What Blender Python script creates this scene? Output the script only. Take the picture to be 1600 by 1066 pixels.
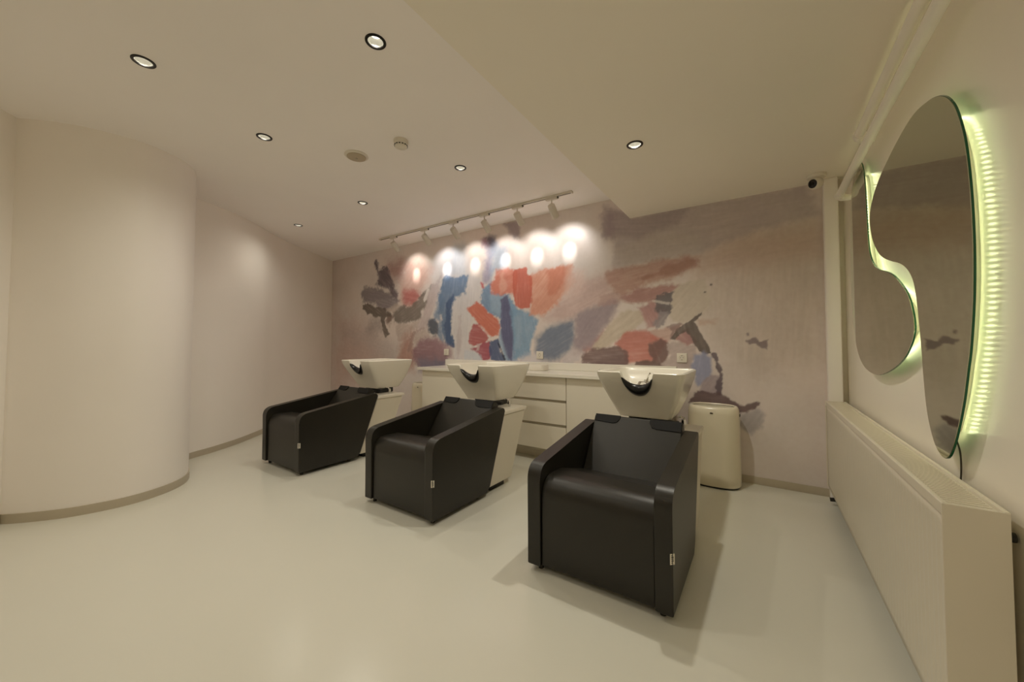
import bpy, bmesh, math, random
import numpy as np
from mathutils import Vector, Matrix

random.seed(7)
for o in list(bpy.data.objects):
    bpy.data.objects.remove(o)
scene = bpy.context.scene
COL = scene.collection
R = math.radians

# ------------------------------------------------------------------ camera
CAM_H = 1.10
cam_d = bpy.data.cameras.new('camera')
cam = bpy.data.objects.new('camera', cam_d)
COL.objects.link(cam)
scene.camera = cam
F_PX = 579.3
cam_d.sensor_width = 36.0
cam_d.lens = F_PX / 1600.0 * 36.0
cam_d.shift_y = -12.4 / 1600.0
cam_d.clip_start = 0.02
yaw, pitch, roll = R(33.885), R(1.764), R(0.047)
fw = Vector((-math.sin(yaw) * math.cos(pitch), math.cos(yaw) * math.cos(pitch), math.sin(pitch)))
rt0 = Vector((math.cos(yaw), math.sin(yaw), 0))
up0 = rt0.cross(fw)
rt = rt0 * math.cos(roll) + up0 * math.sin(roll)
up = -rt0 * math.sin(roll) + up0 * math.cos(roll)
M = Matrix((rt, up, -fw)).transposed().to_4x4()
M.translation = Vector((0, 0, CAM_H))
cam.matrix_world = M

# ------------------------------------------------------------------ world, view
w = bpy.data.worlds.new('world')
scene.world = w
w.use_nodes = True
w.node_tree.nodes['Background'].inputs[0].default_value = (0.9, 0.85, 0.75, 1)
w.node_tree.nodes['Background'].inputs[1].default_value = 0.0
vs = scene.view_settings
vs.view_transform = 'Standard'
vs.look = 'None'
vs.gamma = 1.0
vs.use_curve_mapping = False
vs.exposure = 0.0
scene.cycles.max_bounces = 20
scene.cycles.diffuse_bounces = 14

# light levels (every lamp is built further down with these)
DOWN_W = 19.0          # each recessed downlight
DOWN_COL = (1.0, 0.94, 0.805)
TRACK_CORE_W = 12.0
TRACK_FLOOD_W = 5.6
LED_COL = (0.95, 1.0, 0.55)
LED_STR = 16.0

# ------------------------------------------------------------------ dimensions
YB = 3.537             # mural wall
XR = 0.51              # mirror wall
YN = -2.6              # wall behind the camera
ZC = 2.53              # main ceiling
ZS = 2.305             # lowered ceiling
XS = -1.02             # edge of the lowered ceiling


# ------------------------------------------------------------------ materials
def srgb(c):
    return tuple(((v / 255.0) / 12.92 if v / 255.0 <= 0.04045 else (((v / 255.0) + 0.055) / 1.055) ** 2.4) for v in c)


MATS = {}


def mat(name, col=(200, 200, 200), rough=0.5, metal=0.0, spec=0.5, var=0.0, scale=6.0, bump=0.0, bscale=200.0,
        rvar=0.0, emit=None, estr=0.0, coat=0.0):
    if name in MATS:
        return MATS[name]
    m = bpy.data.materials.new(name)
    m.use_nodes = True
    nt = m.node_tree
    b = nt.nodes['Principled BSDF']
    lin = srgb(col)
    b.inputs['Base Color'].default_value = (*lin, 1)
    b.inputs['Roughness'].default_value = rough
    b.inputs['Metallic'].default_value = metal
    b.inputs['Specular IOR Level'].default_value = spec
    b.inputs['Coat Weight'].default_value = coat
    tc = nt.nodes.new('ShaderNodeTexCoord')
    if var > 0 or rvar > 0:
        n = nt.nodes.new('ShaderNodeTexNoise')
        n.inputs['Scale'].default_value = scale
        n.inputs['Detail'].default_value = 5
        nt.links.new(tc.outputs['Object'], n.inputs['Vector'])
        if var > 0:
            r = nt.nodes.new('ShaderNodeValToRGB')
            r.color_ramp.elements[0].position = 0.3
            r.color_ramp.elements[1].position = 0.7
            r.color_ramp.elements[0].color = (*[max(0, v * (1 - var)) for v in lin], 1)
            r.color_ramp.elements[1].color = (*[min(1, v * (1 + var)) for v in lin], 1)
            nt.links.new(n.outputs['Fac'], r.inputs['Fac'])
            nt.links.new(r.outputs['Color'], b.inputs['Base Color'])
        if rvar > 0:
            mr = nt.nodes.new('ShaderNodeMapRange')
            mr.inputs['To Min'].default_value = max(0.02, rough - rvar)
            mr.inputs['To Max'].default_value = min(1, rough + rvar)
            nt.links.new(n.outputs['Fac'], mr.inputs['Value'])
            nt.links.new(mr.outputs['Result'], b.inputs['Roughness'])
    if bump > 0:
        n2 = nt.nodes.new('ShaderNodeTexNoise')
        n2.inputs['Scale'].default_value = bscale
        n2.inputs['Detail'].default_value = 3
        nt.links.new(tc.outputs['Object'], n2.inputs['Vector'])
        bp = nt.nodes.new('ShaderNodeBump')
        bp.inputs['Strength'].default_value = bump
        bp.inputs['Distance'].default_value = 0.002
        nt.links.new(n2.outputs['Fac'], bp.inputs['Height'])
        nt.links.new(bp.outputs['Normal'], b.inputs['Normal'])
    if emit is not None:
        b.inputs['Emission Color'].default_value = (*emit, 1)
        b.inputs['Emission Strength'].default_value = estr
    MATS[name] = m
    return m


mat('wall_paint', (245, 240, 234), 0.38, var=0.02, scale=1.4, bump=0.05, bscale=60, rvar=0.05)
mat('wall_gloss', (243, 238, 226), 0.24, var=0.01, scale=1.4, bump=0.04, bscale=30)
mat('ceiling_paint', (249, 245, 242), 0.8, var=0.015, scale=1.2)
mat('soffit_paint', (245, 239, 227), 0.7, var=0.015, scale=1.2)
mat('floor_resin', (219, 218, 206), 0.25, var=0.015, scale=0.8, bump=0.02, bscale=90)
mat('floor_resin_shaded', (188, 178, 158), 0.35, var=0.04, scale=3)  # floor resin run up the wall, its shading painted in as darker colour
mat('leather', (31, 28, 21), 0.36, var=0.12, scale=5, bump=0.25, bscale=380, spec=0.5)
mat('leather_flap', (12, 11, 10), 0.5, var=0.1, scale=5, bump=0.2, bscale=380, spec=0.25)
mat('ceramic', (234, 230, 218), 0.2, coat=0.25)
mat('lacquer', (228, 222, 208), 0.28, var=0.01, scale=2)
mat('lacquer_side', (214, 207, 190), 0.4, var=0.02, scale=2)
mat('worktop', (234, 230, 220), 0.25)
mat('gap', (176, 167, 148), 0.6)
mat('chrome', (225, 225, 225), 0.08, metal=1.0)
mat('black_plastic', (16, 15, 14), 0.35)
mat('black_rubber', (15, 15, 16), 0.28)
mat('liner_dark', (44, 36, 26), 0.8)
mat('metal_dark', (60, 58, 54), 0.4, metal=0.8)
mat('bin_plastic', (226, 218, 196), 0.22, var=0.01, scale=2)
mat('radiator_enamel', (220, 213, 196), 0.3, var=0.01, scale=2)
mat('radiator_core', (150, 143, 128), 0.5)
mat('pipe_paint', (248, 244, 234), 0.38)
mat('trim_black', (22, 19, 16), 0.3, metal=0.3)
mat('reflector', (235, 235, 228), 0.15, metal=0.2)
mat('white_plastic', (226, 220, 208), 0.35)
mat('track_white', (214, 207, 196), 0.45)
mat('tag_white', (226, 222, 208), 0.6)
mat('print_dark', (70, 66, 56), 0.7)
mat('mirror_silver', (196, 200, 180), 0.02, metal=1.0)
mat('glass_edge', (22, 92, 60), 0.12, var=0.2, scale=4)
mat('lamp_glow', (255, 250, 240), 0.4, emit=(1.0, 0.95, 0.85), estr=1.6)
mat('spot_glow', (255, 250, 240), 0.4, emit=(1.0, 0.97, 0.9), estr=12.0)
mat('led_chip', (255, 255, 220), 0.4, emit=LED_COL, estr=LED_STR)


# ------------------------------------------------------------------ mesh helpers
def link(name, me, m, parent=None, smooth=True, loc=None):
    if smooth:
        for p in me.polygons:
            p.use_smooth = True
    if m is not None:
        me.materials.append(MATS[m] if isinstance(m, str) else m)
    o = bpy.data.objects.new(name, me)
    COL.objects.link(o)
    if parent is not None:
        o.parent = parent
    if loc is not None:
        o.location = loc
    return o


def bm_obj(name, bm, m, parent=None, smooth=True, auto=35, loc=None):
    bmesh.ops.recalc_face_normals(bm, faces=bm.faces[:])
    if smooth:
        lim = R(auto)
        for e in bm.edges:
            if len(e.link_faces) == 2 and e.calc_face_angle(0) > lim:
                e.smooth = False
    me = bpy.data.meshes.new(name)
    bm.to_mesh(me)
    bm.free()
    return link(name, me, m, parent, smooth, loc)


def weighted(o):
    md = o.modifiers.new('weighted_normals', 'WEIGHTED_NORMAL')
    md.keep_sharp = True
    md.weight = 100
    return o


def empty(name, loc=(0, 0, 0), rz=0.0):
    o = bpy.data.objects.new(name, None)
    o.empty_display_size = 0.1
    COL.objects.link(o)
    o.location = loc
    o.rotation_euler = (0, 0, rz)
    return o


def tag(o, label, cat, group=None):
    o['label'] = label
    o['category'] = cat
    if group:
        o['group'] = group
    return o


def struct(o, label=None):
    o['kind'] = 'structure'
    if label:
        o['label'] = label
    return o


def box(bm, x0, x1, y0, y1, z0, z1, bev=0.0, seg=2):
    c = Vector(((x0 + x1) / 2, (y0 + y1) / 2, (z0 + z1) / 2))
    r = bmesh.ops.create_cube(bm, size=1.0)
    for v in r['verts']:
        v.co = Vector((v.co.x * (x1 - x0), v.co.y * (y1 - y0), v.co.z * (z1 - z0))) + c
    if bev > 0:
        es = set()
        for v in r['verts']:
            es.update(v.link_edges)
        bmesh.ops.bevel(bm, geom=list(es), offset=bev, segments=seg, profile=0.6, affect='EDGES')


def bx(name, m, parent, x0, x1, y0, y1, z0, z1, bev=0.0, seg=2):
    bm = bmesh.new()
    box(bm, x0, x1, y0, y1, z0, z1, bev, seg)
    o = bm_obj(name, bm, m, parent)
    return weighted(o) if bev > 0 else o


def cyl(bm, p0, p1, r0, r1=None, n=24, caps=True):
    p0, p1 = Vector(p0), Vector(p1)
    r1 = r0 if r1 is None else r1
    d = (p1 - p0)
    q = d.to_track_quat('Z', 'Y')
    a, b = [], []
    for i in range(n):
        t = 2 * math.pi * i / n
        v = q @ Vector((math.cos(t), math.sin(t), 0))
        a.append(bm.verts.new(p0 + v * r0))
        b.append(bm.verts.new(p1 + v * r1))
    for i in range(n):
        j = (i + 1) % n
        bm.faces.new((a[i], a[j], b[j], b[i]))
    if caps:
        bm.faces.new(a[::-1])
        bm.faces.new(b)


def lathe(bm, prof, n=32, c=(0, 0, 0)):
    rings = []
    for r, z in prof:
        if r < 1e-6:
            rings.append([bm.verts.new((c[0], c[1], c[2] + z))])
        else:
            rings.append([bm.verts.new((c[0] + r * math.cos(2 * math.pi * i / n), c[1] + r * math.sin(2 * math.pi * i / n), c[2] + z)) for i in range(n)])
    for a, b in zip(rings[:-1], rings[1:]):
        for i in range(n):
            j = (i + 1) % n
            if len(a) == 1 and len(b) == 1:
                continue
            if len(a) == 1:
                bm.faces.new((a[0], b[i], b[j]))
            elif len(b) == 1:
                bm.faces.new((a[i], a[j], b[0]))
            else:
                bm.faces.new((a[i], a[j], b[j], b[i]))


def tube(bm, pts, r, n=12, radii=None, caps=True):
    pts = [Vector(p) for p in pts]
    rings = []
    up_ = Vector((0, 0, 1))
    prev = None
    for i, p in enumerate(pts):
        d = (pts[min(i + 1, len(pts) - 1)] - pts[max(i - 1, 0)]).normalized()
        if prev is None:
            s = d.cross(up_)
            if s.length < 1e-3:
                s = d.cross(Vector((1, 0, 0)))
        else:
            s = prev - d * prev.dot(d)
        s.normalize()
        prev = s
        t = d.cross(s)
        rr = radii[i] if radii else r
        rings.append([bm.verts.new(p + (s * math.cos(2 * math.pi * k / n) + t * math.sin(2 * math.pi * k / n)) * rr) for k in range(n)])
    for a, b in zip(rings[:-1], rings[1:]):
        for i in range(n):
            j = (i + 1) % n
            bm.faces.new((a[i], a[j], b[j], b[i]))
    if caps:
        bm.faces.new(rings[0][::-1])
        bm.faces.new(rings[-1])


def prism(bm, poly, axis, a0, a1):
    """extrude a closed 2D polygon; axis 'x': poly is (y,z); axis 'z': poly is (x,y)"""
    def mk(p, a):
        return (a, p[0], p[1]) if axis == 'x' else (p[0], p[1], a)
    A = [bm.verts.new(mk(p, a0)) for p in poly]
    B = [bm.verts.new(mk(p, a1)) for p in poly]
    n = len(poly)
    for i in range(n):
        j = (i + 1) % n
        bm.faces.new((A[i], A[j], B[j], B[i]))
    bm.faces.new(A[::-1])
    bm.faces.new(B)


def round_poly(pts):
    """pts: (y, z, radius) corners -> rounded polygon"""
    out = []
    n = len(pts)
    for i in range(n):
        p = Vector(pts[i][:2])
        r = pts[i][2]
        a = (Vector(pts[i - 1][:2]) - p)
        b = (Vector(pts[(i + 1) % n][:2]) - p)
        if r <= 0:
            out.append(tuple(p))
            continue
        a.normalize()
        b.normalize()
        ang = a.angle(b)
        d = r / math.tan(ang / 2)
        p0, p1 = p + a * d, p + b * d
        k = max(3, int(r / 0.012) + 3)
        for s in range(k + 1):
            t = s / k
            q = p0 * (1 - t) ** 2 + p * 2 * t * (1 - t) + p1 * t ** 2
            out.append(tuple(q))
    return out


def catmull(pts, n=8, closed=False):
    P = [Vector(p) for p in pts]
    N = len(P)
    out = []
    rng = range(N if closed else N - 1)
    for i in rng:
        if closed:
            p0, p1, p2, p3 = P[(i - 1) % N], P[i], P[(i + 1) % N], P[(i + 2) % N]
        else:
            p0, p1, p2, p3 = P[max(i - 1, 0)], P[i], P[i + 1], P[min(i + 2, N - 1)]
        for s in range(n):
            t = s / n
            out.append(0.5 * ((2 * p1) + (p2 - p0) * t + (2 * p0 - 5 * p1 + 4 * p2 - p3) * t * t + (3 * p1 - p0 - 3 * p2 + p3) * t ** 3))
    if not closed:
        out.append(P[-1])
    return out


def copy_tree(o, parent=None):
    c = o.copy()
    COL.objects.link(c)
    c.parent = parent
    for ch in list(o.children):
        copy_tree(ch, c)
    return c


def lamp(name, kind, loc, energy, color, parent=None, rot=(0, 0, 0), **kw):
    d = bpy.data.lights.new(name, kind)
    d.energy = energy
    d.color = color
    for k, v in kw.items():
        setattr(d, k, v)
    o = bpy.data.objects.new(name, d)
    COL.objects.link(o)
    o.location = loc
    o.rotation_euler = rot
    if parent is not None:
        o.parent = parent
    return o


# ================================================================== the room
bm = bmesh.new()
box(bm, -6.8, XR + 0.15, YN - 0.15, YB + 0.15, -0.12, 0.0)
struct(bm_obj('floor', bm, 'floor_resin', smooth=False), 'pale glossy seamless resin floor')

bm = bmesh.new()
box(bm, -6.8, XR + 0.15, YN - 0.15, YB + 0.15, ZC, ZC + 0.12)
CEIL = struct(bm_obj('ceiling', bm, 'ceiling_paint', smooth=False), 'off-white main ceiling')
bm = bmesh.new()
box(bm, XS, XR, YN, YB, ZS, ZC - 0.0005)
CEIL_LOW = struct(bm_obj('ceiling_lowered', bm, 'soffit_paint', smooth=False), 'lowered off-white ceiling section along the mirror wall')

bm = bmesh.new()
box(bm, XR, XR + 0.15, YN - 0.15, YB + 0.15, 0, ZC)
struct(bm_obj('wall_right', bm, 'wall_gloss', smooth=False), 'off-white wall behind mirrors and radiator')
bm = bmesh.new()
box(bm, -6.8, XR, YN - 0.15, YN, 0, ZC)
struct(bm_obj('wall_rear', bm, 'wall_paint', smooth=False))

# undulating wall on the left
WAVE = [(-3.55, -2.62), (-3.62, -1.6), (-3.66, -0.8), (-3.66, -0.35), (-3.72, -0.05), (-3.80, 0.085), (-3.885, 0.165),
        (-3.79, 0.255), (-3.690, 0.39), (-3.635, 0.53), (-3.615, 0.68), (-3.655, 0.83), (-3.735, 0.955), (-3.855, 1.045),
        (-4.02, 1.10), (-4.22, 1.12), (-4.42, 1.155), (-4.555, 1.245), (-4.665, 1.48), (-4.83, 1.75), (-5.09, 2.07),
        (-5.28, 2.275), (-5.555, 2.645), (-5.79, 3.04), (-6.09, 3.54)]
wave = catmull([(p[0], p[1], 0) for p in WAVE[:7]], 6)[:-1] + catmull([(p[0], p[1], 0) for p in WAVE[6:]], 8)


def offset_curve(c, d):
    out = []
    for i, p in enumerate(c):
        t = (c[min(i + 1, len(c) - 1)] - c[max(i - 1, 0)]).normalized()
        nrm = Vector((t.y, -t.x, 0))
        out.append(p + nrm * d)
    return out


def strip(name, m, front, back, z0, z1, bev=False):
    bm = bmesh.new()
    n = len(front)
    fb = [bm.verts.new((p.x, p.y, z0)) for p in front]
    ft = [bm.verts.new((p.x, p.y, z1)) for p in front]
    bb = [bm.verts.new((p.x, p.y, z0)) for p in back]
    bt = [bm.verts.new((p.x, p.y, z1)) for p in back]
    for i in range(n - 1):
        bm.faces.new((fb[i], fb[i + 1], ft[i + 1], ft[i]))
        bm.faces.new((bb[i], bt[i], bt[i + 1], bb[i + 1]))
        bm.faces.new((ft[i], ft[i + 1], bt[i + 1], bt[i]))
        bm.faces.new((fb[i], bb[i], bb[i + 1], fb[i + 1]))
    bm.faces.new((fb[0], ft[0], bt[0], bb[0]))
    bm.faces.new((fb[-1], bb[-1], bt[-1], ft[-1]))
    return bm_obj(name, bm, m, auto=40)


back = [Vector((p.x - 0.45, p.y, 0)) for p in wave]
struct(strip('wall_left', 'wall_paint', wave, back, 0, ZC), 'undulating off-white wall with rounded bulges')
struct(strip('baseboard_left', 'floor_resin_shaded', offset_curve(wave, 0.007), offset_curve(wave, 0.0005), 0, 0.058),
       'low baseboard following the undulating wall, shade painted into its grey-beige')
bm = bmesh.new()
box(bm, -6.09, 0.40, YB - 0.008, YB - 0.0005, 0, 0.058, 0.002)
struct(bm_obj('baseboard_back', bm, 'floor_resin_shaded'), 'low baseboard under the mural, shade painted into its grey-beige')

# boxed riser in the corner by the radiator
bm = bmesh.new()
box(bm, 0.393, 0.475, 3.465, YB, 0.0, ZS, 0.012, 3)
struct(bm_obj('trim_1', bm, 'wall_paint'), 'narrow boxed-in pipe riser in the corner')


# ------------------------------------------------------------------ mural wall: paint strokes in wall metres (x, z)
STROKES = [
    ((206,170,160), 0.385, 0.077, 0.80, [(-5.866,1.51),(-4.995,1.33),(-4.529,0.896),(-4.67,0.512),(-5.931,0.437)]),
    ((190,180,178), 0.308, 0.074, 0.70, [(-5.675,1.292),(-4.913,1.23),(-4.388,1.038),(-4.385,0.806),(-5.069,1.033)]),
    ((205,188,176), 0.186, 0.037, 0.80, [(-0.443,1.867),(0.411,2.086),(0.39,1.001),(-0.044,0.788),(-0.452,1.203)]),
    ((206,178,164), 0.141, 0.038, 0.80, [(-0.443,1.895),(-0.025,1.992),(0.409,1.967),(0.405,1.754),(-0.161,1.724),(-0.445,1.7)]),
    ((176,162,168), 0.052, 0.031, 0.70, [(-1.17,2.453),(-1.0,2.306),(-0.244,2.328),(0.295,2.302),(0.37,2.079),(-0.151,1.991),(-0.456,1.874),(-1.174,1.851)]),
    ((176,161,166), 0.042, 0.024, 1.00, [(-1.279,2.476),(-1.17,2.426),(-0.987,2.303),(-0.493,2.317),(-0.605,2.175),(-0.755,2.14),(-0.938,2.081),(-1.092,2.145),(-1.281,2.176)]),
    ((198,186,182), 0.046, 0.023, 0.80, [(-0.938,2.074),(-0.767,2.154),(-0.755,2.121),(-0.432,2.037),(-0.413,1.869),(-0.794,1.869),(-1.174,1.837),(-1.173,2.024)]),
    ((165,146,156), 0.052, 0.026, 0.80, [(-1.32,2.39),(-1.17,2.405),(-1.172,2.125),(-1.275,2.141)]),
    ((150,128,140), 0.041, 0.025, 0.80, [(-2.495,2.53),(-2.284,2.526),(-2.264,2.315),(-2.346,2.31)]),
    ((182,126,126), 0.163, 0.058, 0.80, [(-4.632,2.316),(-4.292,2.33),(-4.155,2.24),(-4.26,2.052),(-4.483,2.036),(-4.629,2.164)]),
    ((105,90,104), 0.036, 0.048, 1.00, [(-4.936,2.373),(-4.874,2.375),(-4.825,2.243),(-4.72,2.27),(-4.631,2.278),(-4.571,2.158),(-4.483,2.036),(-4.452,1.903),(-4.367,1.841),(-4.393,1.751),(-4.507,1.777),(-4.595,1.896),(-4.775,1.968),(-4.929,2.001),(-4.838,2.09),(-4.902,2.213)]),
    ((140,130,138), 0.049, 0.062, 1.00, [(-5.201,2.025),(-5.023,2.019),(-4.774,1.949),(-4.595,1.896),(-4.45,1.792),(-4.338,1.729),(-4.591,1.614),(-4.769,1.642),(-5.017,1.714),(-5.212,1.766),(-5.232,1.927)]),
    ((162,150,150), 0.149, 0.062, 0.70, [(-5.105,1.325),(-4.919,1.495),(-4.736,1.507),(-4.703,1.316),(-5.008,1.264)]),
    ((135,110,100), 0.035, 0.035, 1.00, [(-4.619,1.578),(-4.489,1.544),(-4.479,1.497),(-4.557,1.369),(-4.631,1.409)]),
    ((112,99,90), 0.015, 0.025, 1.00, [(-5.211,1.716),(-5.113,1.74),(-4.891,1.678),(-4.649,1.617),(-4.503,1.554),(-4.531,1.499),(-4.647,1.504),(-4.691,1.467),(-4.585,1.277),(-4.541,1.257),(-4.657,1.212),(-4.718,1.317),(-4.766,1.508),(-4.92,1.534),(-5.014,1.577),(-5.094,1.571),(-5.137,1.642),(-5.21,1.666)]),
    ((222,176,166), 0.153, 0.055, 0.90, [(-4.313,1.929),(-4.261,2.106),(-4.103,2.269),(-3.896,2.279),(-3.698,2.133),(-3.744,1.966),(-3.891,1.857),(-3.94,1.721),(-4.094,1.642),(-4.255,1.687),(-4.311,1.8)]),
    ((205,112,110), 0.066, 0.044, 1.00, [(-4.285,1.871),(-4.045,1.879),(-3.903,1.771),(-4.016,1.655),(-4.2,1.648),(-4.297,1.763)]),
    ((132,120,112), 0.032, 0.043, 1.00, [(-4.475,1.552),(-4.309,1.654),(-4.094,1.624),(-3.89,1.77),(-3.743,1.862),(-3.553,1.914),(-3.53,1.979),(-3.646,1.82),(-3.669,1.668),(-3.716,1.603),(-3.863,1.559),(-3.887,1.456),(-4.091,1.41),(-4.36,1.401),(-4.445,1.459)]),
    ((225,215,210), 0.010, 0.010, 1.00, [(-3.763,1.864),(-3.724,1.852),(-3.785,1.71),(-3.827,1.67),(-3.845,1.714)]),
    ((206,188,180), 0.032, 0.043, 1.00, [(-4.444,1.385),(-4.091,1.392),(-3.837,1.454),(-3.813,1.556),(-3.644,1.599),(-3.739,1.45),(-3.835,1.333),(-4.037,1.302),(-4.141,1.197),(-4.356,1.163)]),
    ((192,130,112), 0.110, 0.055, 0.85, [(-4.354,1.017),(-4.247,1.162),(-4.089,1.303),(-3.985,1.266),(-4.034,1.073),(-4.006,0.845),(-4.03,0.739),(-4.295,0.729)]),
    ((205,186,178), 0.042, 0.032, 1.00, [(-4.011,1.267),(-3.835,1.333),(-3.736,1.262),(-3.712,1.193),(-3.908,1.143),(-4.034,1.055),(-4.061,1.161)]),
    ((160,113,126), 0.061, 0.041, 1.00, [(-4.034,1.055),(-3.883,1.178),(-3.664,1.193),(-3.5,1.158),(-3.442,1.075),(-3.396,0.961),(-3.439,0.763),(-3.878,0.745),(-4.032,0.88)]),
    ((125,124,150), 0.101, 0.051, 0.90, [(-3.93,0.882),(-3.407,0.928),(-3.405,0.764),(-3.903,0.744)]),
    ((80,90,110), 0.026, 0.041, 1.00, [(-3.811,1.366),(-3.763,1.451),(-3.643,1.463),(-3.548,1.392),(-3.535,1.258),(-3.64,1.218),(-3.712,1.261),(-3.737,1.347)]),
    ((206,188,188), 0.042, 0.042, 1.00, [(-3.704,1.849),(-3.496,2.032),(-3.522,1.874),(-3.631,1.601),(-3.785,1.323),(-3.933,1.285),(-4.022,1.16),(-3.934,1.368),(-3.818,1.591)]),
    ((196,200,210), 0.095, 0.029, 0.80, [(-3.271,2.398),(-3.092,2.371),(-3.052,1.947),(-3.374,1.979)]),
    ((214,208,210), 0.037, 0.028, 1.00, [(-3.292,1.737),(-3.064,1.758),(-3.016,1.943),(-2.847,1.926),(-2.823,1.629),(-3.038,1.549),(-2.988,1.415),(-3.036,1.267),(-3.011,1.08),(-2.82,0.917),(-3.26,0.906),(-3.315,1.272),(-3.33,1.565)]),
    ((196,182,186), 0.028, 0.028, 0.70, [(-3.187,1.461),(-3.149,1.479),(-3.159,1.079),(-3.209,0.927),(-3.216,1.156)]),
    ((136,156,186), 0.040, 0.040, 1.00, [(-3.657,1.461),(-3.575,1.698),(-3.467,1.869),(-3.438,1.669),(-3.504,1.494),(-3.46,1.118),(-3.543,1.217),(-3.559,1.397)]),
    ((98,130,170), 0.029, 0.039, 1.00, [(-3.495,1.932),(-3.4,1.992),(-3.06,1.947),(-3.088,1.741),(-3.266,1.726),(-3.317,1.583),(-3.31,1.35),(-3.287,1.069),(-3.42,1.098),(-3.475,1.315),(-3.51,1.475),(-3.573,1.497),(-3.561,1.677)]),
    ((72,97,142), 0.029, 0.029, 1.00, [(-3.419,1.648),(-3.287,1.733),(-3.33,1.545),(-3.315,1.272),(-3.274,1.069),(-3.393,1.098),(-3.435,1.353)]),
    ((148,140,176), 0.070, 0.035, 0.90, [(-2.802,2.364),(-2.642,2.375),(-2.598,2.296),(-2.669,2.107),(-2.675,1.854),(-2.8,1.829),(-2.801,1.995),(-2.732,2.17)]),
    ((96,80,106), 0.052, 0.026, 0.90, [(-2.779,2.397),(-2.71,2.432),(-2.609,2.37),(-2.615,2.299),(-2.71,2.304)]),
    ((160,90,120), 0.053, 0.027, 0.80, [(-2.826,2.386),(-2.756,2.394),(-2.733,2.298),(-2.802,2.309)]),
    ((150,180,212), 0.085, 0.034, 0.70, [(-2.642,2.339),(-2.467,2.241),(-2.466,1.993),(-2.641,1.977),(-2.686,1.837),(-2.675,2.108)]),
    ((112,148,190), 0.025, 0.034, 1.00, [(-2.823,1.795),(-2.675,1.836),(-2.685,1.729),(-2.466,1.694),(-2.299,1.527),(-2.299,0.912),(-2.465,0.908),(-2.551,1.116),(-2.541,1.399),(-2.73,1.496),(-2.823,1.611)]),
    ((150,178,206), 0.034, 0.025, 0.80, [(-2.685,1.692),(-2.466,1.676),(-2.466,1.624),(-2.552,1.434),(-2.685,1.512)]),
    ((96,96,138), 0.020, 0.025, 1.00, [(-2.53,1.61),(-2.445,1.675),(-2.356,1.426),(-2.346,1.116),(-2.381,0.91),(-2.465,0.977),(-2.54,1.222)]),
    ((160,186,212), 0.033, 0.025, 0.80, [(-2.573,1.364),(-2.541,1.328),(-2.529,1.169),(-2.444,0.943),(-2.486,0.924),(-2.551,1.099)]),
    ((222,106,78), 0.017, 0.026, 1.00, [(-3.05,1.55),(-2.893,1.619),(-2.823,1.574),(-2.73,1.478),(-2.573,1.4),(-2.536,1.293),(-2.569,1.205),(-2.684,1.17),(-2.845,1.337),(-2.94,1.432)]),
    ((190,82,84), 0.018, 0.027, 1.00, [(-3.012,1.229),(-2.94,1.349),(-2.845,1.337),(-2.684,1.179),(-2.774,1.117),(-2.938,1.08),(-3.023,1.136)]),
    ((180,70,92), 0.018, 0.026, 1.00, [(-2.986,1.043),(-2.844,1.099),(-2.684,1.153),(-2.683,0.916),(-2.797,0.914),(-2.89,0.998)]),
    ((230,170,160), 0.017, 0.017, 0.90, [(-2.868,1.328),(-2.817,1.327),(-2.657,1.188),(-2.706,1.189)]),
    ((205,180,184), 0.013, 0.018, 0.90, [(-2.891,1.099),(-2.844,1.108),(-2.867,1.025),(-2.902,1.025)]),
    ((68,90,138), 0.013, 0.025, 1.00, [(-2.706,1.135),(-2.573,1.17),(-2.551,1.081),(-2.465,0.916),(-2.683,0.911)]),
    ((40,48,70), 0.008, 0.008, 0.90, [(-2.577,1.117),(-2.562,1.116),(-2.465,0.925),(-2.486,0.921)]),
    ((212,98,104), 0.018, 0.018, 1.00, [(-2.835,1.86),(-2.796,1.847),(-2.772,1.772),(-2.823,1.785)]),
    ((228,122,98), 0.033, 0.033, 1.00, [(-2.686,1.819),(-2.597,1.972),(-2.466,1.984),(-2.32,1.95),(-2.33,1.701),(-2.509,1.694),(-2.674,1.728)]),
    ((190,205,222), 0.027, 0.027, 0.50, [(-3.108,0.906),(-3.084,1.023),(-2.938,1.025),(-2.82,0.971),(-2.82,0.908)]),
    ((120,162,200), 0.032, 0.032, 1.00, [(-2.429,1.674),(-2.325,1.528),(-2.144,1.451),(-2.025,1.363),(-2.096,1.199),(-2.145,0.982),(-2.345,0.924),(-2.366,1.254),(-2.397,1.567)]),
    ((205,172,168), 0.109, 0.034, 0.90, [(-1.772,1.561),(-1.565,1.734),(-1.175,1.816),(-1.177,1.523),(-1.436,1.418),(-1.72,1.336),(-1.954,1.393)]),
    ((224,146,118), 0.037, 0.037, 1.00, [(-2.134,1.854),(-1.953,1.918),(-1.771,1.929),(-1.623,1.936),(-1.616,1.707),(-1.737,1.591),(-1.88,1.471),(-1.991,1.416),(-2.125,1.442),(-2.121,1.651)]),
    ((214,120,92), 0.036, 0.029, 0.70, [(-1.916,1.897),(-1.771,1.921),(-1.701,1.921),(-1.719,1.748),(-1.807,1.628),(-1.898,1.634),(-1.916,1.766)]),
    ((228,196,188), 0.083, 0.028, 0.80, [(-1.632,1.897),(-1.499,1.851),(-1.5,1.666),(-1.633,1.583),(-1.737,1.591)]),
    ((214,96,74), 0.014, 0.024, 1.00, [(-2.346,1.959),(-2.183,1.969),(-2.164,1.891),(-2.111,1.818),(-2.117,1.583),(-2.144,1.515),(-2.264,1.504),(-2.335,1.546),(-2.35,1.772)]),
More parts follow.
